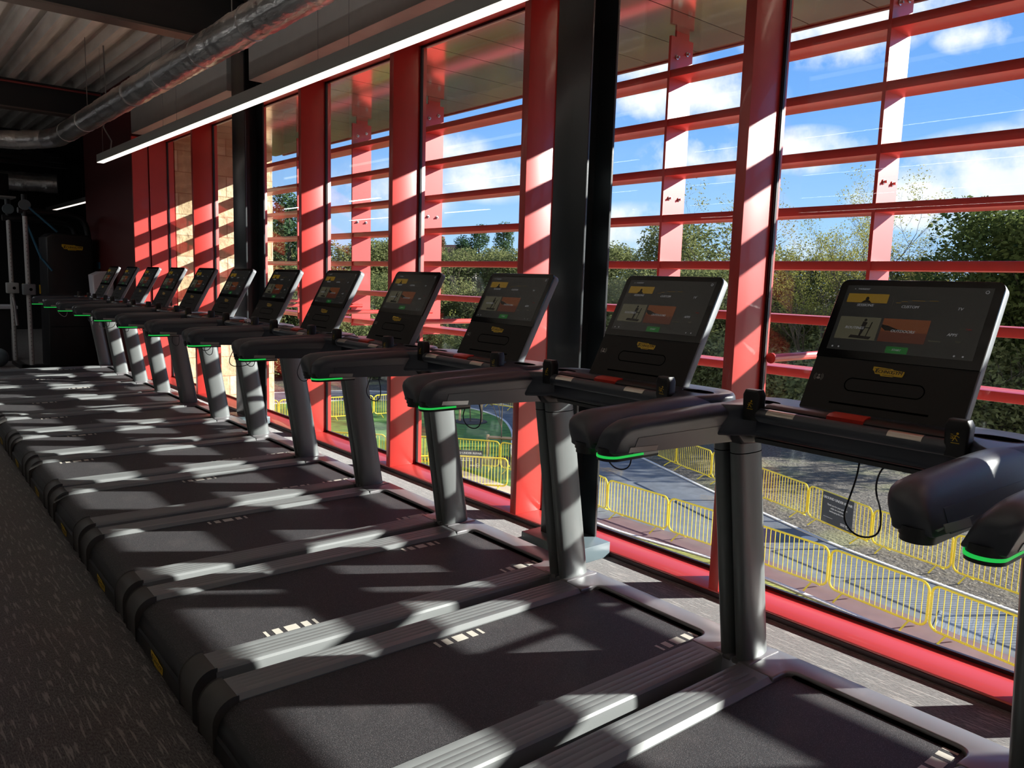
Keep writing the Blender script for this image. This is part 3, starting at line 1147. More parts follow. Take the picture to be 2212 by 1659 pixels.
    # display picture; y measured on the glass
    mb = MB()
    D = M @ Matrix.Translation((0, 0, .0024))
    x0, x1, y0, y1 = -.212, .212, .190, .415
    rect(mb, D, x0, x1, y0, y1, 0)
    rect(mb, D, -.200, -.072, .355, .386, 1, .0003)
    disc(mb, D, -.136, .368, .0055, .008, 6, .0006)
    mb.add([tuple(D @ Vector(p)) for p in ((-.152, .355, .0006), (-.120, .355, .0006), (-.128, .363, .0006), (-.144, .363, .0006))], [(0, 1, 2, 3)], 6)
    put_text(mb, 'THURSDAY', D, -.157, .402, .0075, 5, .01, .15, z=.0006)
    put_text(mb, 'SESSIONS', D, -.136, .346, .0125, 5, .008, .2, z=.0006)
    put_text(mb, 'CUSTOM', D, .000, .346, .0125, 5, .008, .2, z=.0006)
    put_text(mb, 'TV', D, .140, .346, .0125, 5, .008, .2, z=.0006)
    for (a, b, c2, d2) in ((-.055, -.05, .352, .368), (-.045, -.030, .358, .3592), (-.030, -.012, .363, .3642), (0, .038, .367, .3682), (.050, .075, .368, .3692)):
        rect(mb, D, a, b, c2, d2, 1, .0005) if b-a > .006 else rect(mb, D, a, a+.001, c2, d2, 4, .0005)
    rect(mb, D, -.200, -.072, .228, .305, 4, .0003)
    # exercise picture: person on a machine
    mb.add([tuple(D @ Vector(p)) for p in ((-.155, .233, .0005), (-.09, .231, .0005), (-.085, .240, .0005), (-.150, .243, .0005))], [(0, 1, 2, 3)], 6)
    disc(mb, D, -.118, .295, .0045, .005, 6, .0006)
    mb.add([tuple(D @ Vector(p)) for p in ((-.128, .262, .0006), (-.114, .262, .0006), (-.110, .288, .0006), (-.124, .290, .0006))], [(0, 1, 2, 3)], 6)
    mb.add([tuple(D @ Vector(p)) for p in ((-.126, .240, .0006), (-.120, .240, .0006), (-.114, .264, .0006), (-.124, .264, .0006))], [(0, 1, 2, 3)], 6)
    mb.add([tuple(D @ Vector(p)) for p in ((-.104, .240, .0006), (-.101, .240, .0006), (-.094, .290, .0006), (-.098, .288, .0006))], [(0, 1, 2, 3)], 6)
    rect(mb, D, -.130, -.096, .268, .271, 6, .0006)
    put_text(mb, 'ROUTINES', D, -.145, .267, .0125, 5, .008, .2, z=.0007)
    rect(mb, D, -.064, .072, .262, .305, 2, .0003)
    rect(mb, D, -.064, .072, .228, .262, 3, .0003)
    mb.add([tuple(D @ Vector(p)) for p in ((-.064, .275, .0005), (-.064, .284, .0005), (-.045, .281, .0005), (-.02, .272, .0005), (.03, .264, .0005), (-.05, .264, .0005))], [(0, 1, 2, 3, 4, 5)], 6)
    put_text(mb, 'OUTDOORS', D, .002, .264, .0125, 5, .008, .2, z=.0007)
    put_text(mb, 'APPS', D, .140, .264, .0125, 5, .008, .2, z=.0006)
    put_text(mb, 'You', D, .160, .284, .008, 4, .0, .0, z=.0006)
    put_text(mb, 'Tube', D, .178, .284, .008, 7, .01, .0, z=.0006)
    put_text(mb, 'Bloomberg', D, .098, .241, .0075, 4, .01, .0, z=.0006)
    put_text(mb, 'TED', D, .160, .243, .0085, 4, .02, .0, z=.0006)
    rect(mb, D, -.030, .034, .192, .214, 8, .0003)
    put_text(mb, 'START', D, .002, .203, .009, 5, .02, .1, z=.0006)
    for xx in (-.195, -.175, .162, .185):
        disc(mb, D, xx, .200, .003, .003, 5, .0006, 8)
    disc(mb, D, .196, .402, .0055, .0055, 5, .0006)
    disc(mb, D, .196, .402, .0035, .0035, 0, .0008)
    disc(mb, D, -.185, .402, .002, .002, 5, .0006, 6)
    mb.build('display_picture', [scr_bg, scr_yel, scr_or, scr_or2, scr_ol, scr_tx, scr_bk, scr_rd, scr_gr], sc_, O3, smooth=False)
    return root


tm = make_treadmill()
mark_me = None


def make_mark():
    mb = MB()
    for a, b in ((0, .012), (.034, .062), (.080, .130), (.148, .176), (.194, .206)):
        mb.box(a-.103, b-.103, -.022, .022, 0, .0008)
    o = mb.build('belt_mark', stripw, smooth=False)
    return o


mk = make_mark()
cord_shapes = {
    # treadmill index: list of paths relative to (0, yc, 0) in world x
    1: [[(2.20, -.10, .985), (2.17, -.11, .93), (2.14, -.105, .85), (2.13, -.10, .80), (2.14, -.125, .755), (2.16, -.16, .745), (2.17, -.19, .77), (2.175, -.185, .84), (2.17, -.165, .90), (2.19, -.16, .95), (2.20, -.175, .985)]],
    2: [[(2.20, .02, .985), (2.18, .03, .93), (2.17, .02, .89), (2.18, -.02, .865), (2.20, -.06, .87), (2.21, -.085, .91), (2.22, -.10, .985)]],
    4: [[(2.05, .36, .995), (2.05, .36, .93), (2.03, .37, .92), (1.99, .38, .90), (1.97, .38, .905), (1.975, .375, .918), (2.02, .365, .922), (2.07, .36, .915), (2.09, .355, .895), (2.08, .35, .88), (2.055, .355, .90), (2.05, .36, .925), (2.08, .36, .95), (2.11, .36, .995)]],
    5: [[(1.85, .36, .995), (1.82, .37, .93), (1.83, .37, .89), (1.88, .37, .88), (1.95, .36, .89), (1.97, .36, .93), (1.98, .36, .995)]],
    6: [[(1.95, .36, .995), (1.93, .37, .93), (1.95, .37, .90), (2.00, .37, .91), (2.02, .36, .995)]],
    8: [[(1.95, .36, .995), (1.94, .37, .95), (1.96, .37, .93), (1.99, .36, .95), (2.0, .36, .995)]],
    9: [[(1.80, .36, .995), (1.78, .37, .94), (1.80, .37, .90), (1.87, .37, .89), (1.93, .36, .91), (1.95, .36, .995)]],
    10: [[(2.0, .36, .995), (1.99, .37, .95), (2.01, .37, .93), (2.03, .36, .995)]],
    12: [[(1.85, .36, .995), (1.85, .37, .93), (1.90, .37, .87), (1.94, .37, .86), (1.96, .36, .90), (1.96, .36, .995)]],
}
farm = {2: 1.65, 3: 2.07, 4: 1.435, 5: 1.575, 6: 1.04, 7: 1.24, 8: 1.19, 9: 1.25, 10: 1.72, 11: 1.5, 12: 1.9}
nearm = {1: 2.30, 3: 1.18, 4: 2.34, 5: 2.0, 0: 1.5, 6: 1.9}
ordn = ['', 'nearest fully shown', 'second', 'third', 'fourth', 'fifth', 'sixth', 'seventh', 'eighth', 'ninth', 'tenth', 'eleventh', 'twelfth and farthest']


def smoothpath(p, it=2):
    p = [Vector(q) for q in p]
    for _ in range(it):
        q = [p[0]]
        for a, b in zip(p[:-1], p[1:]):
            q += [a.lerp(b, .25), a.lerp(b, .75)]
        q.append(p[-1])
        p = q
    return p


for k in range(-2, 13):
    o = tm if k == 1 else dup(tm)
    yc_ = Y1+PITCH*(k-1)
    o.location = (OX+.0205*(yc_-1.966), yc_, 0)
    if k == 0:
        o.location.y -= .03
    o.rotation_euler = (0, 0, -.0165)
    if k < 0:  # unseen treadmills, added to block sun that would reach the floor
        lb = ['black treadmill next to the viewer, second one out past the frame', 'black treadmill beside the viewer, first one out past the frame'][k+2]
    elif k == 0:
        lb = 'black treadmill mostly out of frame, only its handle tip and upright at the right edge'
    elif k == 1:
        lb = 'nearest complete black treadmill, with the largest lit screen and a long hanging cord'
    elif k == 2:
        lb = 'second nearest black treadmill, its lit screen just beside the wide steel column'
    elif k == 12:
        lb = 'farthest black treadmill, its screen in front of the white wall dispenser'
    else:
        lb = 'black treadmill with tilted screen, %s from the viewer along the row' % ordn[k]
    tag(o, lb, 'treadmill', 'treadmills in a row facing the windows')
    for dct, yy in ((farm, .247), (nearm, -.247)):
        if k in dct:
            q = mk.copy()
            C.objects.link(q)
            q.parent = [c for c in o.children if c.name.startswith('belt') and 'gap' not in c.name][0]
            q.location = (dct[k]-OX, yy, .178)
    for pth in cord_shapes.get(k, []):
        if k < 3:
            pth = [(a, b+.10, 1.025-(.985-c)*.88) for a, b, c in pth]
        mb = MB().tube(smoothpath(pth), .0028 if k < 8 else .003, 6)
        mb.build('safety_cord', cord_m if k < 8 else labelm, o, O3)
bpy.data.objects.remove(mk)

# tissues left on two treadmills
def crumple(name, loc, s, label):
    rnd = random.Random(len(name)+int(loc[1]*10))
    mb = MB()
    n = 12
    vs, fs = [], []
    for i in range(n):
        for j in range(n):
            vs.append((s*(i/(n-1)-.5), s*(j/(n-1)-.5), s*.35*rnd.random()*(1-abs(i/(n-1)-.5))+.001))
    for i in range(n-1):
        for j in range(n-1):
            fs.append((i*n+j, (i+1)*n+j, (i+1)*n+j+1, i*n+j+1))
    mb.add(vs, fs)
    o = mb.build(name, white_p)
    o.location = loc
    tag(o, label, 'tissue')


crumple('paper_tissue', (2.20, Y1+PITCH*5-.15, 1.146), .09, 'crumpled white paper tissue on the tray of the sixth treadmill from the viewer')

# ================================================================== FAR END EQUIPMENT
def on(x, y, z):
    return (x, y, z)


post_m = mat('silver_post', (.55, .54, .53), .4, metal=.3)
t = empty('cable_machine', (2.2, 13.5, 0), 'black cable weight machine with steel uprights and a logo tower at the far end', 'gym machine')
o = (2.2, 13.5, 0)
for nm, (px, py, zt) in (('a', (1.985, 13.35, 2.50)), ('b', (1.88, 14.1, 2.47))):
    mb = MB()
    mb.tube([(px, py, .03), (px, py, zt-.28)], .032, 14)
    p = mb.build('guide_post', post_m, t, o)
    mb = MB()
    for k in range(36):
        z = .12+k*.057
        mb.box(px-.006, px+.006, py-.034, py-.030, z, z+.008)
    mb.build('height_holes', groove_m, p, o)
    MB().tube([(px, py, zt-.28), (px, py, zt+.03)], .035, 10).build('post_cap', blackf, t, o)
    zc = 1.17
    MB().box(px-.075, px+.085, py-.08, py+.06, zc-.08, zc+.08).build('carriage', lightgrey if nm == 'b' else housing, t, o, bevel=.012)
    MB().tube([(px+.02, py-.083, zc), (px+.02, py-.079, zc)], .022, 14).build('carriage_knob', groove_m, t, o)
    MB().box(px+.13, px+.145, py-.07, py-.05, zc-.06, zc+.07).build('carriage_tag', yel, t, o)
    MB().tube([(px, py-.06, zt-.12), (px, py+.0, zt-.12)], .075, 16).build('pulley_wheel', steelbase, t, o)
MB().tube(smoothpath([(1.9, 13.35, 2.30), (2.3, 13.4, 2.30), (2.52, 13.45, 2.30), (2.74, 13.5, 2.26), (2.83, 13.5, 2.10), (2.85, 13.5, 1.5), (2.85, 13.5, .05)], 3), .042, 12).build('top_frame', blackf, t, o)
MB().tube(smoothpath([(1.8, 14.1, 2.22), (2.5, 14.1, 2.22), (2.72, 14.1, 2.18), (2.78, 14.1, 2.05), (2.78, 14.1, 1.4), (2.78, 14.1, .05)], 3), .045, 12).build('inner_frame', blackf, t, o)
mb = MB()
tw = []
mb.puff([(2.20, .03), (2.84, .03), (2.84, 1.93), (2.78, 1.99), (2.30, 2.00), (2.22, 1.94)], 13.25, 13.85, .03, 'y', 3)
tw = mb.build('weight_stack_tower', blackf, t, o)
M = Matrix(((1, 0, 0, 2.56), (0, 0, -1, 13.245), (0, 1, 0, 1.80), (0, 0, 0, 1)))
logo('logo_badge', M, .28, tw, o)
MB().box(2.22, 2.82, 13.242, 13.25, .62, .624).build('panel_seam', groove_m, tw, o)
MB().box(1.86, 2.2, 13.3, 13.45, 0, .06).build('floor_bar', blackf, t, o)
MB().box(1.84, 1.93, 13.3, 14.2, 0, .06).build('floor_bar', blackf, t, o)
mb = MB()
for k, (a, b) in enumerate((((2.03, 13.3, 2.35), (2.38, 13.3, 2.02)), ((1.94, 13.4, 2.33), (2.16, 13.3, 1.62)), ((2.16, 13.25, 1.62), (2.28, 13.22, 1.45)))):
    q = MB().tube([a, b], .016, 6)
    tag(q.build('resistance_band', bluew), ['blue resistance band slanting from the post top to the machine tower', 'blue strap hanging from the machine post towards its carriage', 'short lower end of a blue strap hanging by the machine tower'][k], 'band')
mb = MB().tube(smoothpath([(1.78, 13.3, 1.05), (1.79, 13.28, .95), (1.80, 13.27, .8), (1.81, 13.27, .65)]), .022, 8)
tag(mb.build('rope_attachment', chrome), 'chrome and black cable handle hanging beside the machine post', 'handle')

t = empty('side_table', (1.1, 14.6, 0), 'low white topped table in the dark left of the machine', 'table')
o = (1.1, 14.6, 0)
MB().box(.3, 2.0, 14.5, 15.1, .83, .88).build('tabletop', white_p, t, o, bevel=.005)
MB().box(.4, 1.9, 14.6, 15.0, 0, .83).build('table_body', blackf, t, o)
for k in range(4):
    mb = MB().tube([(1.32+.13*k, 14.62, .88), (1.32+.13*k, 14.62, .93)], .03, 10)
    tag(mb.build('spray_bottle', green_l if k == 0 else (bluew if k == 2 else white_p)), ['small bottle with green glow on the white table', 'white bottle on the table next to the green one', 'blue bottle on the white table', 'white bottle on the table nearest the machine post'][k], 'bottle')
# dumbbell like balls in the dark
for k, (x, y) in enumerate(((1.35, 13.2), (1.62, 13.8))):
    me = MB()
    rings = []
    for i in range(1, 9):
        ph = pi*i/9
        rings.append([(.14*sin(ph)*cos(2*pi*q/14), .14*sin(ph)*sin(2*pi*q/14), .14-.14*cos(ph)) for q in range(14)])
    me.loft(rings)
    ob = me.build('slam_ball', steelbase)
    ob.location = (x, y, 0)
    tag(ob, ['grey ball on the floor at the left edge', 'grey ball behind the machine post'][k], 'ball')

# paper dispenser on the end of the red wall
t = empty('paper_dispenser', (2.78, 12.5, 1.0), 'white wipe dispenser on a stand by the dark red wall behind the farthest treadmill', 'dispenser')
o = (2.78, 12.5, 1.0)
mb = MB()
mb.puff([(2.64, 1.06), (2.72, 1.02), (2.90, 1.02), (2.90, 1.47), (2.72, 1.46), (2.62, 1.41)], 12.35, 12.62, .03, 'y', 4)
mb.build('dispenser_body', white_p, t, o)
MB().box(2.66, 2.88, 12.343, 12.352, 1.22, 1.225).build('dispenser_seam', labelm, t, o)
MB().box(2.76, 2.84, 12.44, 12.52, 0, 1.03).build('dispenser_post', blackf, t, o)
t = MB().box(2.92, 2.94, 13.3, 13.42, 1.50, 1.60)
tag(t.build('wall_switch', bluew), 'small pale blue switch plate on the dark red wall above the dispenser', 'switch')

# ================================================================== OUTSIDE
ZG = -5.2


def ribbon(name, A, B, z, m_, label=None, cat=None, th=.05):
    n = len(A)
    top = [(x, y, z) for x, y in A]+[(x, y, z) for x, y in B]
    bot = [(x, y, z-th) for x, y, _ in top]
    vs = top+bot
    fs = []
    for i in range(n-1):
        fs.append((i, i+1, n+i+1, n+i))
    m2 = 2*n
    for i in range(n-1):
        fs.append((i, i+1, m2+i+1, m2+i))
        fs.append((n+i, n+i+1, m2+n+i+1, m2+n+i))
    return struct(MB().add(vs, fs).build(name, m_, smooth=False), label, cat)


def crom(P, n=6):
    P = [Vector((p[0], p[1])) for p in P]
    P = [P[0]*2-P[1]]+P+[P[-1]*2-P[-2]]
    out = []
    for i in range(1, len(P)-2):
        p0, p1, p2, p3 = P[i-1:i+3]
        for k in range(n):
            t = k/n
            out.append(.5*((2*p1)+(-p0+p2)*t+(2*p0-5*p1+4*p2-p3)*t*t+(-p0+3*p1-3*p2+p3)*t**3))
    out.append(P[-2])
    return [(p.x, p.y) for p in out]


# terrain, rising beyond the site
mb = MB()
nx, ny = 60, 70
vs, fs = [], []
for i in range(nx+1):
    for j in range(ny+1):
        x = 3.3+i*3.2
        y = -60+j*3.2
        h = 0
        if x > 34:
            h = min(1.0, (x-34)*.05)
        h += .12*sin(x*.7)*sin(y*.9)*(1 if x > 27 else 0)
        dd = math.hypot(x-60, y-120)
        far = max(0, math.hypot(x, y)-90)
        h += far*.045
        vs.append((x, y, ZG+h-.06))
for i in range(nx):
    for j in range(ny):
        a = i*(ny+1)+j
        fs.append((a, a+ny+1, a+ny+2, a+1))
struct(MB().add(vs, fs).build('ground', earth), 'rough brown earth with pale stones', 'ground')

near = crom([(14.2, -6), (14.6, 0), (15.1, 4), (15.5, 6.4), (15.9, 9.4), (15.97, 11), (15.67, 14.3), (16.3, 17.5), (18.8, 22.0), (22.4, 26.4), (24.3, 30.0), (24.2, 34), (21, 37.5), (14, 39)])
farE = crom([(17.6, -6), (17.9, 0), (18.35, 3), (18.65, 5.2), (19.5, 9.3), (20.6, 12.5), (21.4, 14.9), (22.5, 17.6), (23.6, 20.4), (25.4, 25.3), (26.6, 30.0), (26.6, 36), (22, 41), (14, 43)])
ribbon('path', near, farE, ZG, asphalt, 'dark grey asphalt path', 'path')


def off(P, dx):
    out = []
    for i, p in enumerate(P):
        a = Vector(P[max(i-1, 0)])
        b = Vector(P[min(i+1, len(P)-1)])
        t = (b-a).normalized()
        out.append((p[0]+t.y*dx, p[1]-t.x*dx))
    return out


ribbon('path_edging', near[:38], off(near[:38], 1.05), ZG+.008, redrefl, 'reddish tarmac strip along the near edge of the path', 'path')  # reddish reflection in the glass, painted onto the path as a strip
ribbon('kerb', off(near, -.05), off(near, .05), ZG+.03, kerbm, 'pale concrete kerb on the near side of the path', 'kerb')
ribbon('kerb', off(farE, -.05), off(farE, .05), ZG+.03, kerbm, 'pale concrete kerb on the far side of the path', 'kerb')
ribbon('verge', off(near[:43], -1.6), off(near[:43], -.05), ZG+.004, verge, 'yellowish grass verge beside the near kerb', 'verge')
# lawn on the left
lA = off(near[40:], -.05)
lB = [(13.0+(i*.02), 22.6+i*.33) for i in range(len(lA))]
ribbon('lawn', lB, lA, ZG+.002, lawnm, 'bright green lawn inside the curve of the path', 'lawn')
struct(MB().box(3.6, 14.5, 18.0, 30.0, ZG-.05, ZG+.001).build('paved_terrace_far', asphalt, smooth=False))
mb = MB()
for k in range(9):
    mb.add([(3.6+k*1.4, 16.9, ZG+.012), (4.98+k*1.4, 16.9, ZG+.012), (4.98+k*1.4, 21.9, ZG+.012), (3.6+k*1.4, 21.9, ZG+.012)], [(0, 1, 2, 3)])
struct(mb.build('paved_terrace', paving, smooth=False), 'beige paved terrace below the building', 'terrace')
struct(MB().box(3.5, 14.1, -20, 16.9, ZG-.05, ZG+.001).build('forecourt', paving, smooth=False))  # unseen ground, made pale to bounce light up at the soffit

# crowd barriers
def make_barrier(Ln=2.18):
    root = bpy.data.objects.new('crowd_barrier', None)
    C.objects.link(root)
    zb, zt, rr = .16, 1.06, .16
    h = Ln/2-.03
    pth = []
    for cx, cz, a0 in ((h-rr, zb+rr, -90), (h-rr, zt-rr, 0), (-h+rr, zt-rr, 90), (-h+rr, zb+rr, 180)):
        for k in range(6):
            a = R(a0+90*k/5)
            pth.append((cx+rr*cos(a), 0, cz+rr*sin(a)))
    MB().tube(pth, .025, 8, closed=True).build('frame_tube', yfence, root)
    n = 17
    for k in range(n):
        x = -h+(k+1)*2*h/(n+1)
        e = rr-math.sqrt(max(0, rr*rr-max(0, abs(x)-(h-rr))**2)) if abs(x) > h-rr else 0
        MB().tube([(x, 0, zb+e), (x, 0, zt-e)], .009, 5).build('bar', yfence, root)
    for x in (-h+.33, h-.33):
        MB().tube([(x, -.30, .012), (x, 0, zb), (x, .30, .012)], .019, 6).build('barrier_foot', yfence, root)
    MB().tube([(h-.02, 0, .86), (h+.06, -.03, .86), (h+.06, -.03, .80)], .012, 6).build('hook', yfence, root)
    return root


bar0 = make_barrier()
used = [False]
bcount = 0


def barrier_row(P, place, labels=None, first=True):
    global bcount
    for i, (a, b) in enumerate(zip(P[:-1], P[1:])):
        o = bar0 if not used[0] else dup(bar0)
        used[0] = True
        mx, my = (a[0]+b[0])/2, (a[1]+b[1])/2
        ang = math.atan2(b[1]-a[1], b[0]-a[0])
        o.location = (mx, my, ZG+.03)
        o.rotation_euler = (0, 0, ang)
        ln = math.hypot(b[0]-a[0], b[1]-a[1])
        s = ln/2.18
        o.scale = (s, 1, 1)
        lb = (labels or {}).get(i)
        if lb is None:
            tag(o, place, 'barrier', 'barriers: '+place)
        else:
            tag(o, lb, 'barrier', place)
        bcount += 1
        yield o


nearP = [(14.2, -.9), (14.75, 1.3), (15.3, 3.5), (15.79, 5.8), (16.15, 8.06), (16.35, 10.4), (16.43, 12.75), (16.45, 15.0), (17.0, 17.2)]
list(barrier_row(nearP, 'barriers along the near kerb', {0: 'yellow crowd barrier on the near kerb, first one below the frame', 1: 'yellow crowd barrier on the near kerb, second one below the frame',
     2: 'yellow crowd barrier in front of the steel drain grating', 3: 'yellow barrier on the near kerb just before the one fronting the grating', 4: 'yellow barrier on the near kerb seen just beside the nearest treadmill upright',
     5: 'yellow barrier on the near kerb behind the second treadmill uprights', 6: 'yellow barrier on the near kerb seen just beside the wide steel column', 7: 'yellow barrier on the near kerb hidden behind the wide steel column', 8: ''}))
farP = [(18.55, .1), (18.8, 2.35), (19.2, 4.6), (19.64, 6.82), (20.09, 8.97), (20.96, 11.27), (21.7, 13.4), (22.41, 15.67), (23.01, 17.64), (23.82, 19.64), (24.6, 21.7), (25.3, 23.8), (25.8, 26.0), (26.1, 28.2), (26.1, 30.4), (25.6, 32.6)]
fl = {0: 'yellow barrier on the far earth side, out past the frame edge', 1: 'yellow barrier on the far side of the path at the frame edge', 2: 'yellow barrier on the far side under the green lit handle tip',
      3: 'yellow barrier on the far side just next to the one with the sign', 4: 'yellow barrier carrying the dark ground under repair sign', 5: 'yellow barrier on the far side next to the sign, beside the near upright',
      6: 'yellow barrier on the far side hidden behind the near upright', 7: 'yellow barrier on the far side seen under the second handle', 8: 'yellow barrier on the far side where the path narrows under the green light'}
list(barrier_row(farP[:10], 'barriers along the far side of the path', fl))
list(barrier_row(farP[9:], 'yellow barrier along the curving end of the path by the lawn'))
list(barrier_row([(12.9, 25.5), (14.4, 23.9), (15.9, 22.4), (17.15, 20.8), (17.6, 18.7)], 'yellow barrier between the beige terrace and the lawn'))
list(barrier_row([(12.6, 20.9), (14.4, 20.0), (15.7, 18.6)], 'yellow barrier standing on the beige terrace'))
list(barrier_row([(12.2, 33.6), (14.4, 33.2), (16.6, 32.8), (18.8, 32.4), (21.0, 32.2)], 'yellow barrier across the grey path at the far left of the lawn'))
list(barrier_row([(8.6, 24.0), (10.6, 24.6), (12.6, 25.2)], 'yellow barrier beside the stone wall'))

# sign on the far barrier


def sign(p, q, w, h, name, label):
    a, b = Vector((p[0], p[1], 0)), Vector((q[0], q[1], 0))
    c = (a+b)/2
    ux = (a-b).normalized()
    if ux.y > 0:
        ux = -ux
    nz_ = Vector((0, 0, 1))
    outn = ux.cross(nz_)
    if outn.x > 0:
        outn = -outn
    M = Matrix((ux, nz_, outn)).transposed().to_4x4()
    M.translation = Vector((c.x, c.y, ZG+.68))+outn*.05
    mb = MB()
    mb.box(-w/2, w/2, -h/2, h/2, -.006, .0, 0)
    mb.v = [tuple(M @ Vector(v)) for v in mb.v]
    put_text(mb, 'GROUND UNDER REPAIR', M, 0, h*.33, w*.082, 1, .02, z=.003)
    put_text(mb, 'Thank you for your patience', M, 0, h*.12, w*.056, 1, .01, z=.003)
    put_text(mb, 'while we continue', M, 0, h*.02, w*.056, 1, .01, z=.003)
    put_text(mb, 'landscaping this area.', M, 0, -h*.08, w*.056, 1, .01, z=.003)
    rect(mb, M, -w*.42, -w*.12, -h*.31, -h*.30, 1, .003)
    disc(mb, M, w*.36, -h*.36, w*.055, w*.055, 1, .003)
    disc(mb, M, w*.36, -h*.36, w*.043, w*.043, 0, .004)
    rect(mb, M, w*.315, w*.405, -h*.375, -h*.345, 1, .005)
    for k in range(3):
        rect(mb, M, w*.14, w*.28, -h*(.33+.03*k), -h*(.345+.03*k), 1, .003)
    tag(mb.build(name, [signm, signt], smooth=False), label, 'sign')


sign((20.20, 9.45), (20.72, 10.72), 1.22, .86, 'notice_board', 'dark notice board with white writing fixed to a yellow barrier')
sign((16.05, 20.4), (15.2, 21.2), 1.2, .6, 'notice_board', 'dark notice board low on the barrier by the lawn')

# manhole, grating
mb = MB()
for k in range(16):
    mb.box(-.55, .55, -.5+k*.0625, -.47+k*.0625, 0, .004)
mb.box(-.57, .57, -.53, .53, -.004, .002)
mb.box(-.58, .58, -.54, -.5, 0, .014)
mb.box(-.58, .58, .5, .54, 0, .014)
g = mb.build('drain_grating', grille, smooth=False)
g.location = (16.95, 5.5, ZG+.001)
g.rotation_euler = (0, 0, .25)
tag(g, 'square steel drain grating set in the path', 'grating')
mb = MB()
mb.tube([(0, 0, 0), (0, 0, .012)], .22, 20)
g = mb.build('manhole_cover', kerbm)
g.location = (19.5, 10.35, ZG+.001)
tag(g, 'small round pale manhole cover near the far kerb', 'manhole cover')

# ------------------------------------------------------------------ trees


def leaves(mb, rnd, blobs, n, size, mi=0):
    tot = sum(b[3]**2 for b in blobs)
    vs, fs = [], []
    for (bx, by, bz, br) in blobs:
        for _ in range(int(n*br*br/tot)):
            v = Vector((rnd.gauss(0, 1), rnd.gauss(0, 1), rnd.gauss(0, 1)))
            v.normalize()
            rr = br*(rnd.random()**.35)
            p = Vector((bx, by, bz))+v*rr*Vector((1, 1, .85)).length/1.65
            a = Vector((rnd.gauss(0, 1), rnd.gauss(0, 1), rnd.gauss(0, .7)))
            a.normalize()
            b = a.orthogonal().normalized()
            b = (Matrix.Rotation(rnd.random()*6.28, 3, a) @ b)
            s = size*rnd.uniform(.6, 1.3)
            k = len(vs)
            c = a.cross(b)
            vs += [tuple(p+a*s*.9), tuple(p+b*s*.42), tuple(p-a*s*.9), tuple(p-b*s*.42)]
            fs.append((k, k+1, k+2, k+3))
    mb.add(vs, fs, mi)


def branches(mb, rnd, p, dr, ln, rad, depth, tips, mi=0, spread=.6, nk=3, droop=0):
    q = p
    pts, rr = [p], [rad]
    n = 4
    dd = dr.copy()
    for k in range(n):
        dd = (dd+Vector((rnd.uniform(-.16, .16), rnd.uniform(-.16, .16), rnd.uniform(-.05, .14)-droop))).normalized()
        q = q+dd*ln/n
        pts.append(q)
        rr.append(rad*(1-.45*(k+1)/n))
    mb.tube(pts, rr, 6 if depth > 1 else 4, mi, cap=False)
    if depth <= 0:
        tips.append(q)
        return
    for k in range(nk):
        t = rnd.uniform(.35, 1.0) if k else 1.0
        i = min(n, max(1, int(t*n)))
        a = Vector((rnd.uniform(-1, 1), rnd.uniform(-1, 1), rnd.uniform(-.1, .8))).normalized()
        nd = (dd*(1-spread)+a*spread).normalized()
        branches(mb, rnd, pts[i], nd, ln*rnd.uniform(.62, .8), rr[i]*.72, depth-1, tips, mi, spread, nk, droop)


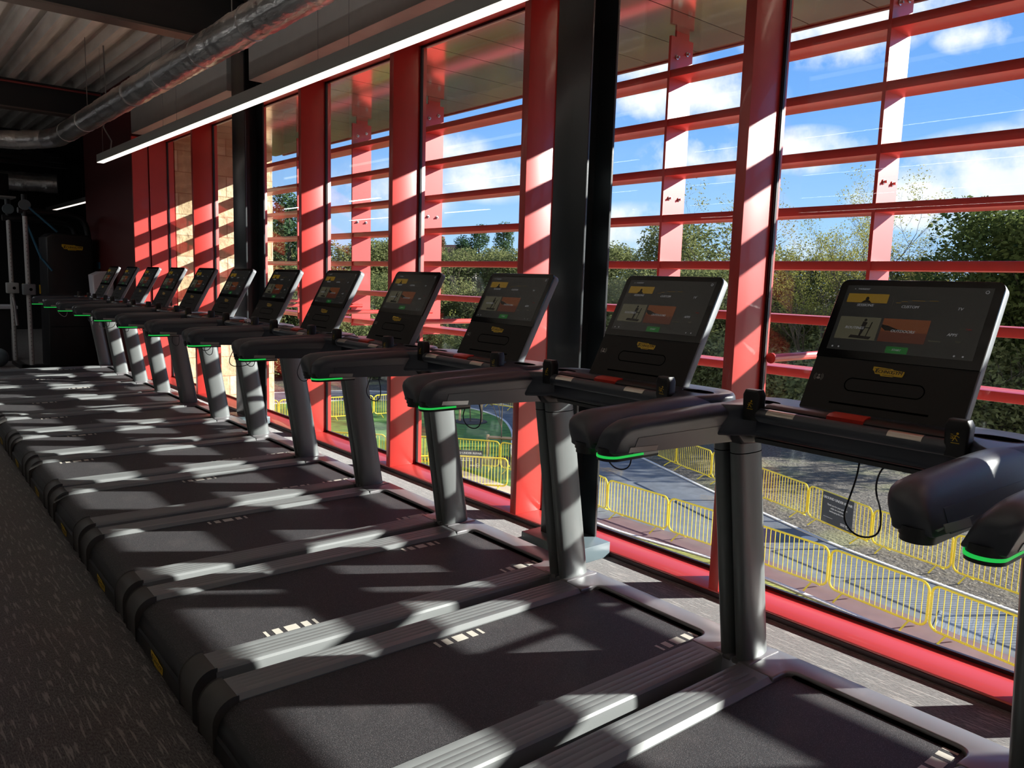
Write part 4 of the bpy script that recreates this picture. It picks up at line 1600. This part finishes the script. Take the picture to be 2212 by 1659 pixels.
def tree_proto(kind, seed):
    rnd = random.Random(seed)
    root = bpy.data.objects.new({'dense': 'broadleaf_tree', 'sparse': 'sparse_tree', 'bush': 'bush', 'conifer': 'conifer', 'oak': 'broadleaf_tree'}[kind], None)
    C.objects.link(root)
    if kind in ('dense', 'oak'):
        H_ = 10.0
        mb = MB()
        tips = []
        branches(mb, rnd, Vector((0, 0, 0)), Vector((0, 0, 1)), 4.0, .22, 3, tips, spread=.5, nk=4)
        mb.build('trunk', bark, root)
        bl = []
        for k in range(26 if kind == 'dense' else 34):
            a = rnd.random()*6.28
            z = rnd.uniform(1.2, H_-1.2) if kind == 'dense' else rnd.uniform(.8, H_-1.6)
            wid = (2.9 if kind == 'dense' else 4.6)*math.sqrt(max(.05, 1-((z-4.2)/(H_-4.0))**2))
            rr = rnd.uniform(.2, 1)*wid
            bl.append((rr*cos(a), rr*sin(a), z, rnd.uniform(1.0, 1.7)))
        mb = MB()
        leaves(mb, rnd, bl, 14000 if kind == 'dense' else 20000, .13 if kind == 'dense' else .14)
        mb.build('foliage', leaf_a if kind == 'dense' else leaf_b, root, smooth=False)
    elif kind == 'sparse':
        mb = MB()
        tips = []
        branches(mb, rnd, Vector((0, 0, 0)), Vector((0, 0, 1)), 4.8, .20, 5, tips, spread=.55, nk=3)
        branches(mb, rnd, Vector((0, 0, 3)), Vector((.3, .3, 1)).normalized(), 3.4, .12, 4, tips, spread=.55, nk=3)
        mb.build('trunk', bark, root)
        mb = MB()
        vs = []
        bl = [(p.x, p.y, p.z, .45) for p in tips]
        leaves(mb, rnd, bl, 7000, .075)
        mb.build('foliage', leaf_c, root, smooth=False)
    elif kind == 'bush':
        mb = MB()
        tips = []
        for k in range(9):
            branches(mb, rnd, Vector((rnd.uniform(-1, 1), rnd.uniform(-1, 1), 0)), Vector((rnd.uniform(-.5, .5), rnd.uniform(-.5, .5), 1)).normalized(), 1.5, .04, 2, tips, spread=.5)
        mb.build('stems', bark, root)
        bl = [(rnd.uniform(-2.0, 2.0), rnd.uniform(-1.6, 1.6), rnd.uniform(.3, 2.6), rnd.uniform(.6, 1.1)) for k in range(22)]
        mb = MB()
        leaves(mb, rnd, bl, 9000, .10)
        mb.build('foliage', leaf_a, root, smooth=False)
    elif kind == 'conifer':
        mb = MB().tube([(0, 0, 0), (0, 0, 9)], [.25, .05], 8)
        mb.build('trunk', bark, root)
        bl = []
        for k in range(26):
            z = 2.5+7.2*k/26
            w = 1.7*(1-(z-2)/9)+.3
            for q in range(2):
                a = rnd.random()*6.28
                bl.append((w*.7*cos(a), w*.7*sin(a), z, .6))
        mb = MB()
        leaves(mb, rnd, bl, 7000, .12)
        mb.build('foliage', leaf_d, root, smooth=False)
    return root


protos = {'dense': [tree_proto('dense', 11), tree_proto('dense', 12), tree_proto('dense', 15)], 'oak': [tree_proto('oak', 21)], 'sparse': [tree_proto('sparse', 31), tree_proto('sparse', 36)],
          'bush': [tree_proto('bush', 41), tree_proto('bush', 42)], 'conifer': [tree_proto('conifer', 51)]}
usedp = set()


def ground_z(x, y):
    h = 0
    if x > 34:
        h = min(1.0, (x-34)*.05)
    h += max(0, math.hypot(x, y)-90)*.045
    return ZG+h-.08


def plant(kind, x, y, s, label, cat, group, rz=None, k=None):
    ps = protos[kind]
    p = ps[random.randrange(len(ps))] if k is None else ps[k]
    if p.name in usedp:
        o = dup(p)
    else:
        usedp.add(p.name)
        o = p
    o.location = (x, y, ground_z(x, y))
    o.rotation_euler = (0, 0, random.random()*6.28 if rz is None else rz)
    o.scale = (s, s, s) if not isinstance(s, tuple) else s
    tag(o, label, cat, group)


def polar(slope, dist):
    """slope = y/x direction"""
    v = Vector((1, slope)).normalized()*dist
    return v.x, v.y


# big dense tree on the near side, sparse ones beside it
x, y = polar(.30, 47)
plant('oak', x, y, (1.22, 1.22, 1.18), 'large dark leafy tree behind the nearest screen at the frame edge', 'tree', None, k=0)
x, y = polar(.20, 43)
plant('oak', x, y, (1.2, 1.2, 1.15), 'broad dark tree just past the frame edge beyond the barriers', 'tree', None, k=0)
x, y = polar(.56, 44)
plant('sparse', x, y, .80, 'open branching tree with sparse yellowing leaves against the sky', 'tree', None, k=0, rz=.5)
x, y = polar(.46, 47)
plant('sparse', x, y, .86, 'tall thin leaved tree standing behind the outside louvre post', 'tree', None, k=1, rz=2.0)
x, y = polar(.40, 52)
plant('sparse', x, y, .78, 'thin leaved tree top rising behind the large dark tree', 'tree', None, k=0, rz=3.0)
x, y = polar(.51, 55)
plant('sparse', x, y, .96, 'tallest sparse tree reaching over the fourth louvre', 'tree', None, k=1, rz=4.2)
x, y = polar(.63, 50)
plant('sparse', x, y, .95, 'sparse tree just beside the nearest red mullion', 'tree', None, k=0, rz=5)
# wood belt: distance and top height by direction
belt = [(.16, 52, 1.25), (.26, 58, 1.2), (.36, 56, .95), (.44, 55, .82), (.5, 53, .78), (.57, 56, .85), (.64, 56, .95), (.70, 55, 1.08), (.76, 60, 1.1), (.82, 66, 1.0), (.88, 72, .95), (.95, 76, .92), (1.03, 76, .92),
        (1.12, 78, .95), (1.20, 74, .92), (1.30, 76, .95), (1.42, 74, .98), (1.55, 72, 1.0), (1.70, 68, 1.02), (1.86, 66, 1.0), (2.05, 64, 1.02), (2.3, 62, 1.06), (2.6, 60, 1.1), (3.0, 60, 1.1)]
for i, (s, dist, sc_k) in enumerate(belt):
    x, y = polar(s, dist)
    plant('dense', x, y, (sc_k*1.25, sc_k*1.25, sc_k), 'mid green leafy tree in the wood beyond the site', 'tree', 'trees of the wood beyond the site')
    x, y = polar(s*1.04+.02, dist*.86)
    plant('dense', x, y, (sc_k*1.0, sc_k*1.0, sc_k*.72), 'lower leafy tree along the front edge of the wood', 'tree', 'lower trees along the front edge of the wood')
for i in range(40):
    s = .12+i*.072 if i < 22 else 1.7+(i-22)*.09
    x, y = polar(s, 41+(i % 3)*2.2+(8 if s > .75 else 0)+(5 if s > 1.2 else 0))
    plant('bush', x, y, random.uniform(1.0, 1.5), 'bushy undergrowth at the foot of the wood', 'bush', 'bushes at the foot of the wood')
for s, dist, k in ((1.30, 105, 1.25), (1.36, 104, 1.1), (1.22, 108, 1.3), (1.45, 106, 1.1), (1.78, 98, 1.15), (1.68, 98, 1.0)):
    x, y = polar(s, dist)
    plant('conifer', x, y, k, 'dark pine on the skyline above the wood', 'tree', 'pines on the skyline')
x, y = polar(2.22, 55)
plant('conifer', x, y, 1.25, 'tall dark evergreen seen beside the stone wall', 'tree', None)

# house far on the hillside
hx, hy = polar(1.405, 112)
t = empty('house', (hx, hy, ground_z(hx, hy)), 'small white house with brown roof among trees on the skyline', 'house')
t.rotation_euler = (0, 0, .4)
MB().box(-3.5, 3.5, -3, 3, 0, 7.4).build('house_wall', whiteh, t)
mb = MB()
mb.prism([(-3.8, 7.4), (3.8, 7.4), (0, 9.6)], -3.3, 3.3, 'y')
mb.build('house_roof', roofm, t)
MB().box(-2.4, -1.9, -.4, .2, 8, 10.6).build('chimney', roofm, t)

# young staked trees on the lawn
for k, (x, y, lb) in enumerate(((22.2, 29.2, 'young tree with timber stakes on the far part of the lawn'), (18.2, 22.0, 'thin young tree in a timber stake frame beside the terrace barriers'))):
    t = empty('young_tree', (x, y, ZG), lb, 'tree')
    o = (x, y, ZG)
    rnd = random.Random(60+k)
    mb = MB()
    tips = []
    branches(mb, rnd, Vector((x, y, ZG)), Vector((0, 0, 1)), 2.6, .03, 2, tips, spread=.35)
    mb.build('trunk', bark, t, o)
    mb = MB()
    leaves(mb, rnd, [(p.x, p.y, p.z, .25) for p in tips], 260, .05)
    mb.build('foliage', leaf_c, t, o, smooth=False)
    for s_ in (-.55, .55):
        MB().box(x+s_*.6-.04, x+s_*.6+.04, y-s_*.75-.04, y-s_*.75+.04, ZG, ZG+1.0).build('stake', timber, t, o)
    a = Vector((x-.33, y+.41, ZG+.9))
    b = Vector((x+.33, y-.41, ZG+.9))
    MB().tube([a, b], .06, 4).build('stake_rail', timber, t, o)
    MB().tube([(x, y, ZG+.01), (x, y, ZG+.03)], .8, 18).build('mulch_ring', mulch, t, o)
